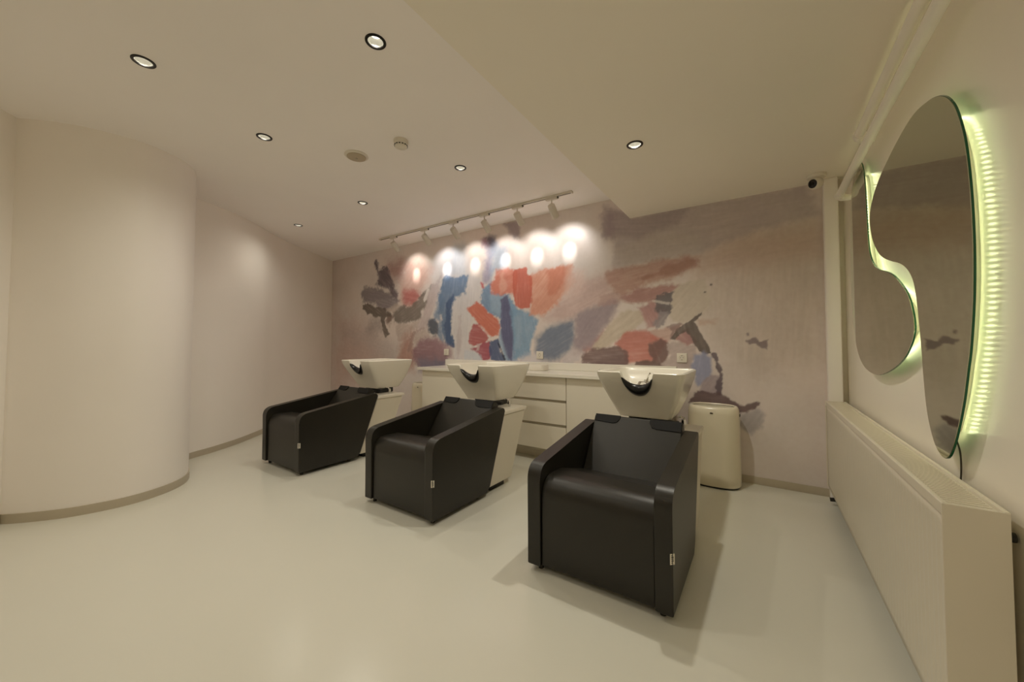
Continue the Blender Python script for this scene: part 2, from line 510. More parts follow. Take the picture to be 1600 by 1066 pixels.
    ((112,128,156), 0.058, 0.029, 1.00, [(-2.058,1.165),(-1.954,1.246),(-1.773,1.322),(-1.592,1.355),(-1.585,1.192),(-1.653,1.037),(-1.774,0.949),(-1.973,0.933),(-2.067,1.033)]),
    ((168,148,158), 0.053, 0.026, 1.00, [(-1.592,1.363),(-1.436,1.463),(-1.177,1.523),(-1.178,1.435),(-1.281,1.262),(-1.375,1.145),(-1.602,1.038),(-1.585,1.192)]),
    ((188,138,132), 0.033, 0.026, 1.00, [(-1.619,1.007),(-1.375,1.16),(-1.266,1.262),(-1.359,1.085),(-1.536,0.985)]),
    ((204,194,198), 0.028, 0.055, 0.90, [(-1.739,0.934),(-1.636,1.03),(-1.536,1.054),(-1.503,1.008),(-1.528,0.909),(-1.739,0.902)]),
    ((206,202,210), 0.046, 0.038, 0.70, [(-2.345,0.919),(-2.145,0.982),(-2.048,0.984),(-1.955,0.937),(-2.049,0.894),(-2.345,0.894)]),
    ((166,150,160), 0.040, 0.026, 0.90, [(-1.58,1.408),(-1.385,1.49),(-1.126,1.518),(-1.262,1.29),(-1.419,1.083),(-1.532,1.037),(-1.582,1.083)]),
    ((192,148,134), 0.035, 0.029, 1.00, [(-1.259,1.794),(-0.939,1.86),(-0.649,1.868),(-0.424,1.865),(-0.423,1.768),(-0.576,1.722),(-0.753,1.672),(-0.941,1.647),(-1.111,1.575),(-1.229,1.643)]),
    ((174,124,108), 0.028, 0.028, 0.90, [(-0.94,1.732),(-0.7,1.803),(-0.455,1.856),(-0.425,1.81),(-0.576,1.736),(-0.753,1.727),(-0.913,1.687)]),
    ((180,128,122), 0.029, 0.029, 1.00, [(-1.112,1.546),(-0.913,1.631),(-0.652,1.638),(-0.587,1.617),(-0.652,1.568),(-0.755,1.528),(-0.915,1.47),(-1.054,1.499)]),
    ((206,191,172), 0.025, 0.025, 1.00, [(-1.387,1.076),(-1.262,1.261),(-1.041,1.441),(-0.929,1.421),(-0.882,1.335),(-1.043,1.227),(-1.174,1.128),(-1.341,1.031)]),
    ((206,192,176), 0.021, 0.021, 1.00, [(-0.675,1.543),(-0.577,1.629),(-0.388,1.664),(-0.345,1.468),(-0.392,1.368),(-0.533,1.296),(-0.656,1.293),(-0.695,1.369)]),
    ((186,136,134), 0.023, 0.023, 1.00, [(-0.97,1.452),(-0.807,1.498),(-0.705,1.41),(-0.777,1.263),(-0.863,1.251),(-0.902,1.364)]),
    ((112,104,110), 0.014, 0.039, 1.00, [(-0.768,1.529),(-0.652,1.568),(-0.676,1.462),(-0.665,1.367),(-0.756,1.385),(-0.815,1.436)]),
    ((152,142,148), 0.014, 0.034, 1.00, [(-0.83,1.285),(-0.75,1.398),(-0.677,1.381),(-0.7,1.274),(-0.784,1.229)]),
    ((202,166,156), 0.017, 0.028, 1.00, [(-0.877,1.224),(-0.706,1.261),(-0.576,1.264),(-0.645,1.166),(-0.708,1.119),(-0.838,1.14)]),
    ((206,110,96), 0.024, 0.024, 0.92, [(-1.181,1.106),(-1.057,1.213),(-0.863,1.23),(-0.708,1.126),(-0.747,1.058),(-0.84,0.927),(-1.059,0.92),(-1.073,1.027)]),
    ((124,95,95), 0.019, 0.025, 1.00, [(-1.524,0.983),(-1.372,1.056),(-1.145,1.084),(-1.066,1.027),(-1.042,0.921),(-1.074,0.884),(-1.525,0.899)]),
    ((130,98,95), 0.017, 0.028, 1.00, [(-0.881,1.113),(-0.759,1.153),(-0.693,1.112),(-0.678,1.005),(-0.736,0.916),(-0.813,0.941),(-0.865,1.043)]),
    ((124,98,92), 0.012, 0.017, 1.00, [(-0.989,0.937),(-0.866,0.961),(-0.723,0.903),(-0.989,0.887)]),
    ((196,177,174), 0.016, 0.027, 1.00, [(-0.693,1.099),(-0.583,1.139),(-0.465,1.086),(-0.46,1.009),(-0.514,0.904),(-0.711,0.897),(-0.736,0.92),(-0.678,1.005)]),
    ((182,130,128), 0.016, 0.021, 1.00, [(-0.639,1.159),(-0.534,1.237),(-0.47,1.125),(-0.536,1.079)]),
    ((202,168,152), 0.026, 0.021, 0.80, [(-0.45,1.309),(-0.292,1.321),(-0.314,1.267),(-0.44,1.265)]),
    ((104,91,86), 0.005, 0.013, 1.00, [(-0.67,1.152),(-0.612,1.238),(-0.518,1.298),(-0.45,1.352),(-0.407,1.396),(-0.414,1.363),(-0.482,1.297),(-0.449,1.247),(-0.406,1.147),(-0.374,1.086),(-0.351,1.029),(-0.399,1.022),(-0.445,1.043),(-0.47,1.098),(-0.508,1.185),(-0.542,1.224),(-0.601,1.187),(-0.637,1.146)]),
    ((152,158,196), 0.021, 0.021, 1.00, [(-0.482,1.011),(-0.409,1.039),(-0.345,0.989),(-0.329,0.88),(-0.38,0.818),(-0.458,0.727),(-0.477,0.825),(-0.506,0.898)]),
    ((176,158,166), 0.015, 0.020, 1.00, [(-0.464,0.696),(-0.413,0.779),(-0.347,0.843),(-0.287,0.846),(-0.29,0.685),(-0.371,0.679)]),
    ((112,96,108), 0.008, 0.020, 1.00, [(-0.357,1.025),(-0.312,1.04),(-0.279,1.002),(-0.29,0.954),(-0.276,0.859),(-0.289,0.685),(-0.309,0.683),(-0.294,0.858),(-0.325,0.905),(-0.334,0.977)]),
    ((170,163,168), 0.028, 0.023, 0.90, [(-0.145,0.545),(-0.028,0.597),(0.013,0.556),(-0.011,0.463),(-0.079,0.386),(-0.146,0.446)]),
    ((116,90,93), 0.010, 0.019, 1.00, [(-0.527,0.598),(-0.469,0.714),(-0.286,0.689),(-0.204,0.638),(-0.124,0.608),(-0.084,0.643),(-0.025,0.637),(-0.047,0.595),(-0.105,0.552),(-0.155,0.544),(-0.205,0.58),(-0.287,0.608)]),
    ((136,116,122), 0.007, 0.014, 0.90, [(-0.101,1.131),(-0.037,1.162),(-0.009,1.133),(0.052,1.146),(0.039,1.062),(-0.001,1.07),(-0.038,1.104),(-0.077,1.104)]),
    ((136,116,122), 0.005, 0.009, 0.80, [(-0.091,1.191),(-0.082,1.191),(-0.08,1.174),(-0.09,1.174)]),
    ((100,90,85), 0.005, 0.005, 0.90, [(-0.396,1.556),(-0.383,1.555),(-0.383,1.543),(-0.396,1.544)]),
    ((100,90,85), 0.005, 0.005, 0.90, [(-0.349,1.616),(-0.338,1.615),(-0.338,1.603),(-0.349,1.604)]),
    ((214,204,200), 0.006, 0.011, 0.80, [(-0.823,1.504),(-0.755,1.494),(-0.676,1.473),(-0.684,1.463),(-0.755,1.481),(-0.818,1.494)]),
    ((150,120,118), 0.011, 0.017, 0.80, [(-0.706,1.261),(-0.656,1.293),(-0.582,1.284),(-0.632,1.219),(-0.67,1.153),(-0.657,1.219)]),
    ((190,150,145), 0.019, 0.025, 0.60, [(-1.337,1.592),(-1.17,1.609),(-1.068,1.543),(-1.141,1.505),(-1.353,1.473)]),
    ((200,182,172), 0.023, 0.035, 0.80, [(-4.62,1.615),(-4.42,1.67),(-4.309,1.663),(-4.475,1.571),(-4.547,1.574)]),
    ((172,138,130), 0.032, 0.043, 0.70, [(-4.141,1.197),(-4.037,1.293),(-3.835,1.324),(-3.985,1.249),(-4.035,1.091),(-4.138,1.019)]),
    ((168,130,140), 0.039, 0.029, 0.80, [(-3.668,1.158),(-3.42,1.118),(-3.287,1.04),(-3.286,0.906),(-3.554,0.9)]),
    ((150,176,204), 0.032, 0.024, 0.70, [(-2.345,1.426),(-2.243,1.438),(-2.264,1.082),(-2.335,1.031)]),
    ((232,170,150), 0.025, 0.025, 0.70, [(-2.559,1.932),(-2.493,1.961),(-2.461,1.746),(-2.536,1.708)]),
]



def value_noise(x, y, seed):
    rs = np.random.RandomState(seed)
    T = rs.rand(256, 256)
    xi, yi = np.floor(x).astype(int), np.floor(y).astype(int)
    fx, fy = x - xi, y - yi
    fx = fx * fx * (3 - 2 * fx)
    fy = fy * fy * (3 - 2 * fy)
    a, b = T[xi % 256, yi % 256], T[(xi + 1) % 256, yi % 256]
    c, d = T[xi % 256, (yi + 1) % 256], T[(xi + 1) % 256, (yi + 1) % 256]
    return (a * (1 - fx) + b * fx) * (1 - fy) + (c * (1 - fx) + d * fx) * fy


def fbm(x, y, s, seed, oct=4):
    out, amp, tot = 0, 1.0, 0
    for k in range(oct):
        out = out + amp * value_noise(x * s * 2 ** k + 11.3 * k, y * s * 2 ** k + 5.7 * k, seed + k)
        tot += amp
        amp *= 0.55
    return out / tot - 0.5


def lin_np(c):
    c = np.array(c, float) / 255.0
    g = c.mean()
    c = g + (c - g) * 0.80
    return np.where(c <= 0.04045, c / 12.92, ((c + 0.055) / 1.055) ** 2.4)


def paint(X, Z):
    base = lin_np((223, 211, 206))
    col = np.ones((len(X), 3)) * base
    n0 = fbm(X, Z, 1.3, 3)
    n1 = fbm(X, Z, 3.0, 13)
    col *= (1 + 0.22 * n0 + 0.10 * n1)[:, None]
    tint = fbm(X, Z, 0.9, 31)[:, None]
    col *= 1 + tint * np.array([0.16, -0.02, -0.10])
    warp = fbm(X, Z, 9.0, 53, 5)
    warp2 = fbm(X, Z, 40.0, 73, 3)
    for i, (c, soft, amp, al, pts) in enumerate(STROKES):
        P = np.array(pts)
        pad = soft * 1.5 + amp * 1.5 + 0.01
        lo, hi = P.min(0) - pad, P.max(0) + pad
        idx = np.where((X > lo[0]) & (X < hi[0]) & (Z > lo[1]) & (Z < hi[1]))[0]
        if len(idx) == 0:
            continue
        x, z = X[idx], Z[idx]
        d = np.full(len(idx), 1e9)
        inside = np.zeros(len(idx), bool)
        for k in range(len(P)):
            a, b = P[k], P[(k + 1) % len(P)]
            e = b - a
            t = np.clip(((x - a[0]) * e[0] + (z - a[1]) * e[1]) / max(1e-9, e @ e), 0, 1)
            d = np.minimum(d, np.hypot(x - a[0] - t * e[0], z - a[1] - t * e[1]))
            cond = ((a[1] > z) != (b[1] > z))
            if abs(b[1] - a[1]) > 1e-9:
                inside ^= cond & (x < (b[0] - a[0]) * (z - a[1]) / (b[1] - a[1]) + a[0])
        sd = np.where(inside, d, -d) + 0.003 + amp * (2.6 * warp[idx] + 1.0 * warp2[idx])
        m = np.clip(sd / max(soft * 0.8, 0.003) * 0.5 + 0.5, 0, 1)
        m = m * m * (3 - 2 * m) * al
        # bristle streaks along the longest side of the stroke
        q = P - P.mean(0)
        ev, U = np.linalg.eigh(q.T @ q)
        u = U[:, 1]
        s1 = x * u[0] + z * u[1]
        s2 = -x * u[1] + z * u[0]
        st = fbm(s1 * 0.12, s2, 55.0, 100 + i, 2) + 0.8 * fbm(x, z, 7.0, 200 + i, 3)
        cc = lin_np(c)[None, :] * (1 + 0.13 * st)[:, None]
        m = np.clip(m * (0.93 - 0.3 * np.clip(st, 0, 1)), 0, 1)[:, None]
        col[idx] = col[idx] * (1 - m) + cc * m
    return np.clip(col, 0.01, 0.95)


xs = np.concatenate([np.arange(-6.15, -2.0, 0.0085), np.arange(-2.0, XR + 0.001, 0.0065)])
xs[-1] = XR
zs = np.linspace(0, ZC, 340)
gx, gz = np.meshgrid(xs, zs)
nx, nz = len(xs), len(zs)
co = np.stack([gx.ravel(), np.full(nx * nz, YB), gz.ravel()], 1)
ii = (np.arange(nz - 1)[:, None] * nx + np.arange(nx - 1)[None, :]).ravel()
faces = np.stack([ii, ii + 1, ii + nx + 1, ii + nx], 1)
me = bpy.data.meshes.new('wall_back')
# front grid plus a solid block of masonry behind it
nb = len(co)
blk = [(-6.15, YB + 0.15, 0), (XR, YB + 0.15, 0), (XR, YB + 0.15, ZC), (-6.15, YB + 0.15, ZC)]
verts = np.vstack([co, np.array(blk)])
me.from_pydata(verts.tolist(), [], faces.tolist() + [[nb + 1, nb, nb + 3, nb + 2]])
ca = me.color_attributes.new('paint', 'FLOAT_COLOR', 'POINT')
rgb = paint(gx.ravel(), gz.ravel())
white = (gx.ravel() > 0.393)
rgb[white] = lin_np((222, 213, 198))
rgba = np.ones((len(verts), 4), np.float32)
rgba[:nb, :3] = rgb
ca.data.foreach_set('color', rgba.ravel())
mm = bpy.data.materials.new('mural_print')
mm.use_nodes = True
nt = mm.node_tree
bs = nt.nodes['Principled BSDF']
bs.inputs['Roughness'].default_value = 0.42
at = nt.nodes.new('ShaderNodeAttribute')
at.attribute_name = 'paint'
tcn = nt.nodes.new('ShaderNodeTexCoord')
nz1 = nt.nodes.new('ShaderNodeTexNoise')
nz1.inputs['Scale'].default_value = 26
nz1.inputs['Detail'].default_value = 6
nt.links.new(tcn.outputs['Object'], nz1.inputs['Vector'])
mx = nt.nodes.new('ShaderNodeMix')
mx.data_type = 'RGBA'
mx.blend_type = 'OVERLAY'
mx.inputs['Factor'].default_value = 0.12
nt.links.new(at.outputs['Color'], mx.inputs['A'])
nt.links.new(nz1.outputs['Fac'], mx.inputs['B'])
nt.links.new(mx.outputs['Result'], bs.inputs['Base Color'])
MATS['mural_print'] = mm
struct(link('wall_back', me, 'mural_print', smooth=False), 'wall with an abstract brushstroke mural in greys, blues and reds')


# ================================================================== shampoo stations
def station_profile_arm():
    return round_poly([(0.0, 0.03, 0.008), (0.0, 0.508, 0.085), (0.745, 0.612, 0.02), (0.765, 0.585, 0.0), (0.572, 0.07, 0.01), (0.535, 0.03, 0.008)])


def bevel_prism(bm, poly, x0, x1, bev, seg=3):
    start = set(bm.edges)
    prism(bm, poly, 'x', x0, x1)
    bm.faces.ensure_lookup_table()
    es = [e for e in bm.edges if e not in start and abs(e.verts[0].co.x - e.verts[1].co.x) < 1e-6]
    bmesh.ops.bevel(bm, geom=es, offset=bev, segments=seg, profile=0.5, affect='EDGES', clamp_overlap=True)


def plan(n_front=70, n_side=24, n_back=40):
    """unit rounded rectangle outline (x -1..1, y 0 front..1 back) with dense front"""
    cx, cy = 0.13, 0.16
    pts = []
    for i in range(n_front + 1):
        pts.append((-1 + cx + (2 - 2 * cx) * i / n_front, 0))
    for i in range(1, 10):
        t = math.pi / 2 * i / 9
        pts.append((1 - cx + cx * math.sin(t), cy - cy * math.cos(t)))
    for i in range(1, n_side):
        pts.append((1, cy + (1 - 2 * cy) * i / n_side))
    for i in range(0, 10):
        t = math.pi / 2 * i / 9
        pts.append((1 - cx + cx * math.cos(t), 1 - cy + cy * math.sin(t)))
    for i in range(1, n_back):
        pts.append((1 - cx - (2 - 2 * cx) * i / n_back, 1))
    for i in range(0, 10):
        t = math.pi / 2 * i / 9
        pts.append((-1 + cx - cx * math.sin(t), 1 - cy + cy * math.cos(t)))
    for i in range(1, n_side):
        pts.append((-1, 1 - cy - (1 - 2 * cy) * i / n_side))
    for i in range(0, 9):
        t = math.pi / 2 * i / 9
        pts.append((-1 + cx - cx * math.cos(t), cy - cy * math.sin(t)))
    return pts


PL = plan()
ZT, ZB = 0.932, 0.628       # basin rim and underside


def lerp_tab(tab, t):
    for (t0, v0), (t1, v1) in zip(tab[:-1], tab[1:]):
        if t <= t1:
            k = (t - t0) / (t1 - t0)
            return v0 + (v1 - v0) * k
    return tab[-1][1]


HALF = [(0, 0.158), (0.12, 0.178), (0.35, 0.208), (0.6, 0.236), (0.8, 0.256), (0.92, 0.265), (1, 0.268)]
FRONT = [(0, 0.880), (0.12, 0.862), (0.35, 0.820), (0.6, 0.772), (0.8, 0.735), (0.92, 0.718), (1, 0.712)]
BACK = [(0, 1.165), (0.12, 1.190), (0.35, 1.226), (0.6, 1.252), (0.8, 1.268), (0.92, 1.276), (1, 1.280)]


def notch(x):
    u = abs(x) / 0.100
    if u >= 1:
        return 0.0
    return 0.128 * (1 - u ** 2.2) ** 0.62


def basin_mesh():
    bm = bmesh.new()
    rings = []
    T = [0, 0.03, 0.12, 0.24, 0.36, 0.48, 0.6, 0.7, 0.8, 0.88, 0.94, 0.98, 1.0]

    def top_z(px, py):
        x = px * 0.268
        if py < 0.2:
            return ZT - notch(x)
        return ZT

    def pos(px, py, z, inset):
        t = max(0, min(1, (z - ZB) / (ZT - ZB)))
        a = lerp_tab(HALF, t) - inset
        f0 = lerp_tab(FRONT, t) + inset
        b0 = lerp_tab(BACK, t) - inset
        return (px * a, f0 + (b0 - f0) * py, z)
    # underside
    rings.append([bm.verts.new(pos(px * 0.9, 0.05 + py * 0.9, ZB, 0)) for px, py in PL])
    for t in T:
        rings.append([bm.verts.new(pos(px, py, (ZB + 0.004) + (top_z(px, py) - ZB - 0.004) * t - (0.004 if t == 1.0 else 0), 0.0 if t < 1 else 0.003)) for px, py in PL])
    # rim
    for ins, dz in ((0.007, 0.0), (0.014, 0.0), (0.018, -0.004), (0.021, -0.012)):
        rings.append([bm.verts.new(pos(px, py, top_z(px, py) + dz, ins)) for px, py in PL])
    # inner bowl
    zfl = 0.742
    for t, ins in ((0.85, 0.024), (0.65, 0.03), (0.45, 0.038), (0.25, 0.05), (0.1, 0.068), (0.02, 0.09)):
        r = []
        for px, py in PL:
            zt = top_z(px, py) - 0.012
            z = zfl + (zt - zfl) * t
            r.append(bm.verts.new(pos(px, py, z, ins)))
        rings.append(r)
    rings.append([bm.verts.new(pos(px * 0.45, 0.5 + (py - 0.5) * 0.45, zfl - 0.006, 0.09)) for px, py in PL])
    n = len(PL)
    for a, b in zip(rings[:-1], rings[1:]):
        for i in range(n):
            j = (i + 1) % n
            try:
                bm.faces.new((a[i], a[j], b[j], b[i]))
            except ValueError:
                pass
    bm.faces.new(rings[0][::-1])
    bm.faces.new(rings[-1])
    return bm


def neck_rest():
    bm = bmesh.new()
    rings = []
    N = 28
    for i in range(N + 1):
        u = -1 + 2 * i / N
        x = u * 0.092
        z0 = ZT - notch(x)
        h = 0.006 + 0.031 * (1 - u * u) ** 0.6          # half height of the pad
        dpt = 0.014 + 0.022 * (1 - u * u) ** 0.5
        t = max(0, min(1, (z0 - ZB) / (ZT - ZB)))
        yc = lerp_tab(FRONT, t) + 0.006
        zc = z0 + h * 0.30
        r = []
        for k in range(16):
            a = 2 * math.pi * k / 16
            yy, zz = dpt * math.cos(a), h * math.sin(a)
            r.append(bm.verts.new((x, yc + yy - 0.25 * zz, zc + zz)))
        rings.append(r)
    for a, b in zip(rings[:-1], rings[1:]):
        for k in range(16):
            j = (k + 1) % 16
            bm.faces.new((a[k], a[j], b[j], b[k]))
    bm.faces.new(rings[0][::-1])
    bm.faces.new(rings[-1])
    return bm


def make_station():
    st = empty('shampoo_station')
    HW = 0.3335
    # arms
    for s in (-1, 1):
        bm = bmesh.new()
        x0, x1 = (HW - 0.07, HW) if s > 0 else (-HW, -HW + 0.07)
        bevel_prism(bm, station_profile_arm(), x0, x1, 0.019, 4)
        arm = weighted(bm_obj('armrest', bm, 'leather', st, auto=50))
        if s > 0:
            bm = bmesh.new()
            box(bm, -0.010, 0.010, -0.0008, 0.0008, 0.0, 0.042, 0.0004)
            pr = bmesh.new()
            for z0, z1, a0, a1 in ((0.034, 0.037, -0.006, 0.002), (0.027, 0.031, -0.006, 0.005), (0.021, 0.024, -0.006, 0.005), (0.013, 0.017, -0.005, 0.005), (0.006, 0.009, -0.005, 0.001)):
                box(pr, a0, a1, -0.0013, -0.0008, z0, z1)
            T = Matrix.Translation((HW - 0.0022, 0.0022, 0.236)) @ Matrix.Rotation(R(45), 4, 'Z')
            bmesh.ops.transform(bm, matrix=T, verts=bm.verts[:])
            bmesh.ops.transform(pr, matrix=T, verts=pr.verts[:])
            t = bm_obj('care_tag', bm, 'tag_white', arm)
            t['label'] = 'small white sewn tag with dark print'
            # the print is too small to read in the photograph: only dark marks
            bm_obj('tag_print', pr, 'print_dark', arm, smooth=False)
    # seat with its front panel
    prof = round_poly([(0.014, 0.034, 0.006), (0.014, 0.456, 0.10), (0.22, 0.446, 0.06), (0.60, 0.338, 0.0), (0.56, 0.06, 0.0), (0.54, 0.034, 0.0)])
    bm = bmesh.new()
    bevel_prism(bm, prof, -HW + 0.0725, HW - 0.0725, 0.022, 3)
    weighted(bm_obj('seat', bm, 'leather', st, auto=50))
    # backrest
    prof = round_poly([(0.500, 0.345, 0.01), (0.722, 0.655, 0.014), (0.775, 0.630, 0.02), (0.760, 0.575, 0.0), (0.60, 0.335, 0.0)])
    bm = bmesh.new()
    bevel_prism(bm, prof, -HW + 0.075, HW - 0.075, 0.010, 3)
    weighted(bm_obj('backrest', bm, 'leather', st, auto=50))
    # two folded corner flaps at the top of the backrest
    u = Vector((0.222, 0.310)).normalized()
    nrm = Vector((-u.y, u.x))
    top = Vector((0.722, 0.655))
    for s in (-1, 1):
        bm = bmesh.new()
        outl = [(0.080, 0.0), (0.080, 0.028), (0.095, 0.052), (0.125, 0.060), (0.2545, 0.060), (0.2545, 0.0)] if s > 0 else \
               [(0.095, 0.0), (0.100, 0.024), (0.115, 0.046), (0.140, 0.052), (0.2545, 0.046), (0.2545, 0.0)]
        A, B = [], []
        for x, d in outl:
            q = top - u * d
            p0 = q + nrm * 0.0008
            p1 = q + nrm * 0.0050
            A.append(bm.verts.new((s * x, p0.x, p0.y)))
            B.append(bm.verts.new((s * x, p1.x, p1.y)))
        n = len(outl)
        for i in range(n):
            j = (i + 1) % n
            bm.faces.new((A[i], A[j], B[j], B[i]))
        bm.faces.new(A[::-1])
        bm.faces.new(B)
        f = bm_obj('headrest_flap', bm, 'leather_flap', st, smooth=False)
        f['label'] = 'glossier black flap on the top corner of the backrest'
    # feet
    for sx in (-1, 1):
        for y in (0.05, 0.48):
            bm = bmesh.new()
            cyl(bm, (sx * 0.285, y, 0.0), (sx * 0.285, y, 0.034), 0.013, 0.013, 16)
            bm_obj('foot', bm, 'metal_dark', st)
    # pedestal
    bm = bmesh.new()
    prism(bm, [(0.580, 0.045), (0.768, 0.548), (1.085, 0.548), (0.877, 0.045)], 'x', -0.312, 0.312)
    bmesh.ops.bevel(bm, geom=bm.edges[:], offset=0.004, segments=2, affect='EDGES')
    ped = weighted(bm_obj('pedestal', bm, 'lacquer_side', st, auto=40))
    ped['label'] = 'slanted white pedestal cabinet under the basin'
    bm = bmesh.new()
    prism(bm, [(0.768, 0.549), (0.779, 0.577), (1.110, 0.577), (1.100, 0.549)], 'x', -0.318, 0.318)
    bmesh.ops.bevel(bm, geom=bm.edges[:], offset=0.004, segments=2, affect='EDGES')
    weighted(bm_obj('pedestal_top', bm, 'lacquer', ped, auto=40))
    bx('plinth', 'black_plastic', ped, -0.28, 0.28, 0.64, 0.82, 0.0, 0.0455)
    # tilt mechanism and pillar under the basin
    bm = bmesh.new()
    box(bm, -0.11, 0.11, 0.93, 1.12, 0.577, 0.629, 0.004)
    box(bm, 0.02, 0.205, 0.885, 0.925, 0.600, 0.626, 0.005)
    bm_obj('tilt_bracket', bm, 'black_plastic', st)
    bm = bmesh.new()
    cyl(bm, (0.222, 0.985, 0.577), (0.222, 0.985, 0.604), 0.010, 0.010, 16)
    cyl(bm, (0.222, 0.985, 0.600), (0.222, 0.985, 0.628), 0.017, 0.013, 16)
    tube(bm, [(0.222, 0.985, 0.62), (0.226, 0.97, 0.640), (0.21, 0.955, 0.648), (0.19, 0.96, 0.640)], 0.005, 8)
    bm_obj('hose_fitting', bm, 'chrome', st)
    # basin
    basin = bm_obj('basin', basin_mesh(), 'ceramic', st, auto=60)
    basin['label'] = 'glossy white ceramic wash basin with a neck notch'
    nr = bm_obj('neck_rest', neck_rest(), 'black_rubber', basin, auto=70)
    nr['label'] = 'black crescent gel neck rest'
    bm = bmesh.new()
    fx, fy = -0.035, 1.125
    cyl(bm, (fx, fy, 0.73), (fx, fy, 0.835), 0.018, 0.018, 20)
    cyl(bm, (fx, fy, 0.835), (fx, fy, 0.855), 0.024, 0.020, 20)
    tube(bm, [(fx, fy, 0.80), (fx - 0.015, fy - 0.04, 0.835), (fx - 0.03, fy - 0.08, 0.838), (fx - 0.04, fy - 0.11, 0.805)], 0.010, 12)
    tube(bm, [(fx, fy, 0.855), (fx + 0.012, fy - 0.01, 0.885), (fx + 0.026, fy - 0.03, 0.90)], 0.006, 10)
    bm_obj('faucet', bm, 'chrome', basin)
    return st


GROUP_ST = 'shampoo stations in a row in front of the counter'
st1 = make_station()
st1.location = (-0.6345, 1.58, 0)
tag(st1, 'black leather shampoo chair with white basin, end of row beside the radiator', 'shampoo chair', GROUP_ST)
st2 = copy_tree(st1)
st2.location = (-1.99, 1.61, 0)
tag(st2, 'black leather shampoo chair with white basin, in the middle of the row of three', 'shampoo chair', GROUP_ST)
st3 = copy_tree(st1)
st3.location = (-3.53, 1.59, 0)
tag(st3, 'black leather shampoo chair with white basin, end of row beside the curved wall', 'shampoo chair', GROUP_ST)

# ================================================================== counter along the mural
CF = 3.06                    # front of doors
CT = 0.80


def cabinet(name, x0, x1, label, drawers=False, ndoor=1, handle_gap=True):
    c = empty(name, ((x0 + x1) / 2, (CF + YB) / 2, 0))
    cx, cy = c.location.x, c.location.y

    def P(nm, m, a0, a1, b0, b1, z0, z1, bev=0.002, parent=c):
        return bx(nm, m, parent, a0 - cx, a1 - cx, b0 - cy, b1 - cy, z0, z1, bev)
    P('carcass', 'gap', x0 + 0.001, x1 - 0.001, CF + 0.02, YB - 0.012, 0.11, CT)
    P('plinth', 'lacquer_side', x0 + 0.002, x1 - 0.002, CF + 0.15, CF + 0.168, 0.0, 0.112)
    if drawers:
        for z0, z1 in ((0.128, 0.345), (0.369, 0.566), (0.590, CT - 0.004)):
            P('drawer_front', 'lacquer', x0 + 0.003, x1 - 0.003, CF, CF + 0.018, z0, z1)
        for z in (0.345, 0.566):
            P('grip_rail', 'gap', x0 + 0.003, x1 - 0.003, CF + 0.012, CF + 0.02, z + 0.001, z + 0.023, 0.0)
    else:
        wd = (x1 - x0) / ndoor
        for k in range(ndoor):
            P('door', 'lacquer', x0 + k * wd + 0.003, x0 + (k + 1) * wd - 0.003, CF, CF + 0.018, 0.128, CT - 0.004)
    return tag(c, label, 'cabinet', 'white base cabinets under the counter')


cabinet('base_cabinet', -3.335, -2.42, 'white base cabinet with plain doors at the counter end by the left bin', ndoor=1)
cabinet('base_cabinet', -2.42, -1.467, 'white base cabinet with three stacked handleless drawers', drawers=True)
cabinet('base_cabinet', -1.467, -0.64, 'white base cabinet with plain doors to the right of the drawers', ndoor=1)

wt = empty('countertop', (-1.98, 3.28, CT))
def WT(nm, m, x0, x1, y0, y1, z0, z1, bev):
    return bx(nm, m, wt, x0 + 1.98, x1 + 1.98, y0 - 3.28, y1 - 3.28, z0 - CT, z1 - CT, bev, 3)
WT('slab', 'worktop', -3.385, -0.62, 3.025, YB - 0.002, CT + 0.0005, CT + 0.032, 0.004)
WT('backsplash', 'worktop', -3.395, -0.62, YB - 0.032, YB - 0.002, CT + 0.0325, 0.908, 0.006)
tag(wt, 'long white countertop with low backsplash under the mural', 'countertop')

# low white curved tray on the counter
bm = bmesh.new()
TR = []
for a_, d_, z_ in ((0.118, 0.066, 0.0), (0.124, 0.072, 0.004), (0.126, 0.074, 0.058), (0.123, 0.071, 0.061), (0.119, 0.067, 0.058), (0.117, 0.065, 0.008)):
    TR.append([bm.verts.new((a_ * math.copysign(abs(math.cos(t)) ** 0.5, math.cos(t)), d_ * math.copysign(abs(math.sin(t)) ** 0.5, math.sin(t)), z_)) for t in [2 * math.pi * i / 64 for i in range(64)]])
for p_, q_ in zip(TR[:-1], TR[1:]):
    for i in range(64):
        bm.faces.new((p_[i], p_[(i + 1) % 64], q_[(i + 1) % 64], q_[i]))
bm.faces.new(TR[0][::-1])
bm.faces.new(TR[-1])
tr = bm_obj('tray', bm, 'white_plastic', auto=50, loc=(-1.95, 3.36, CT + 0.0322))
tag(tr, 'low white curved tray standing on the countertop', 'tray')


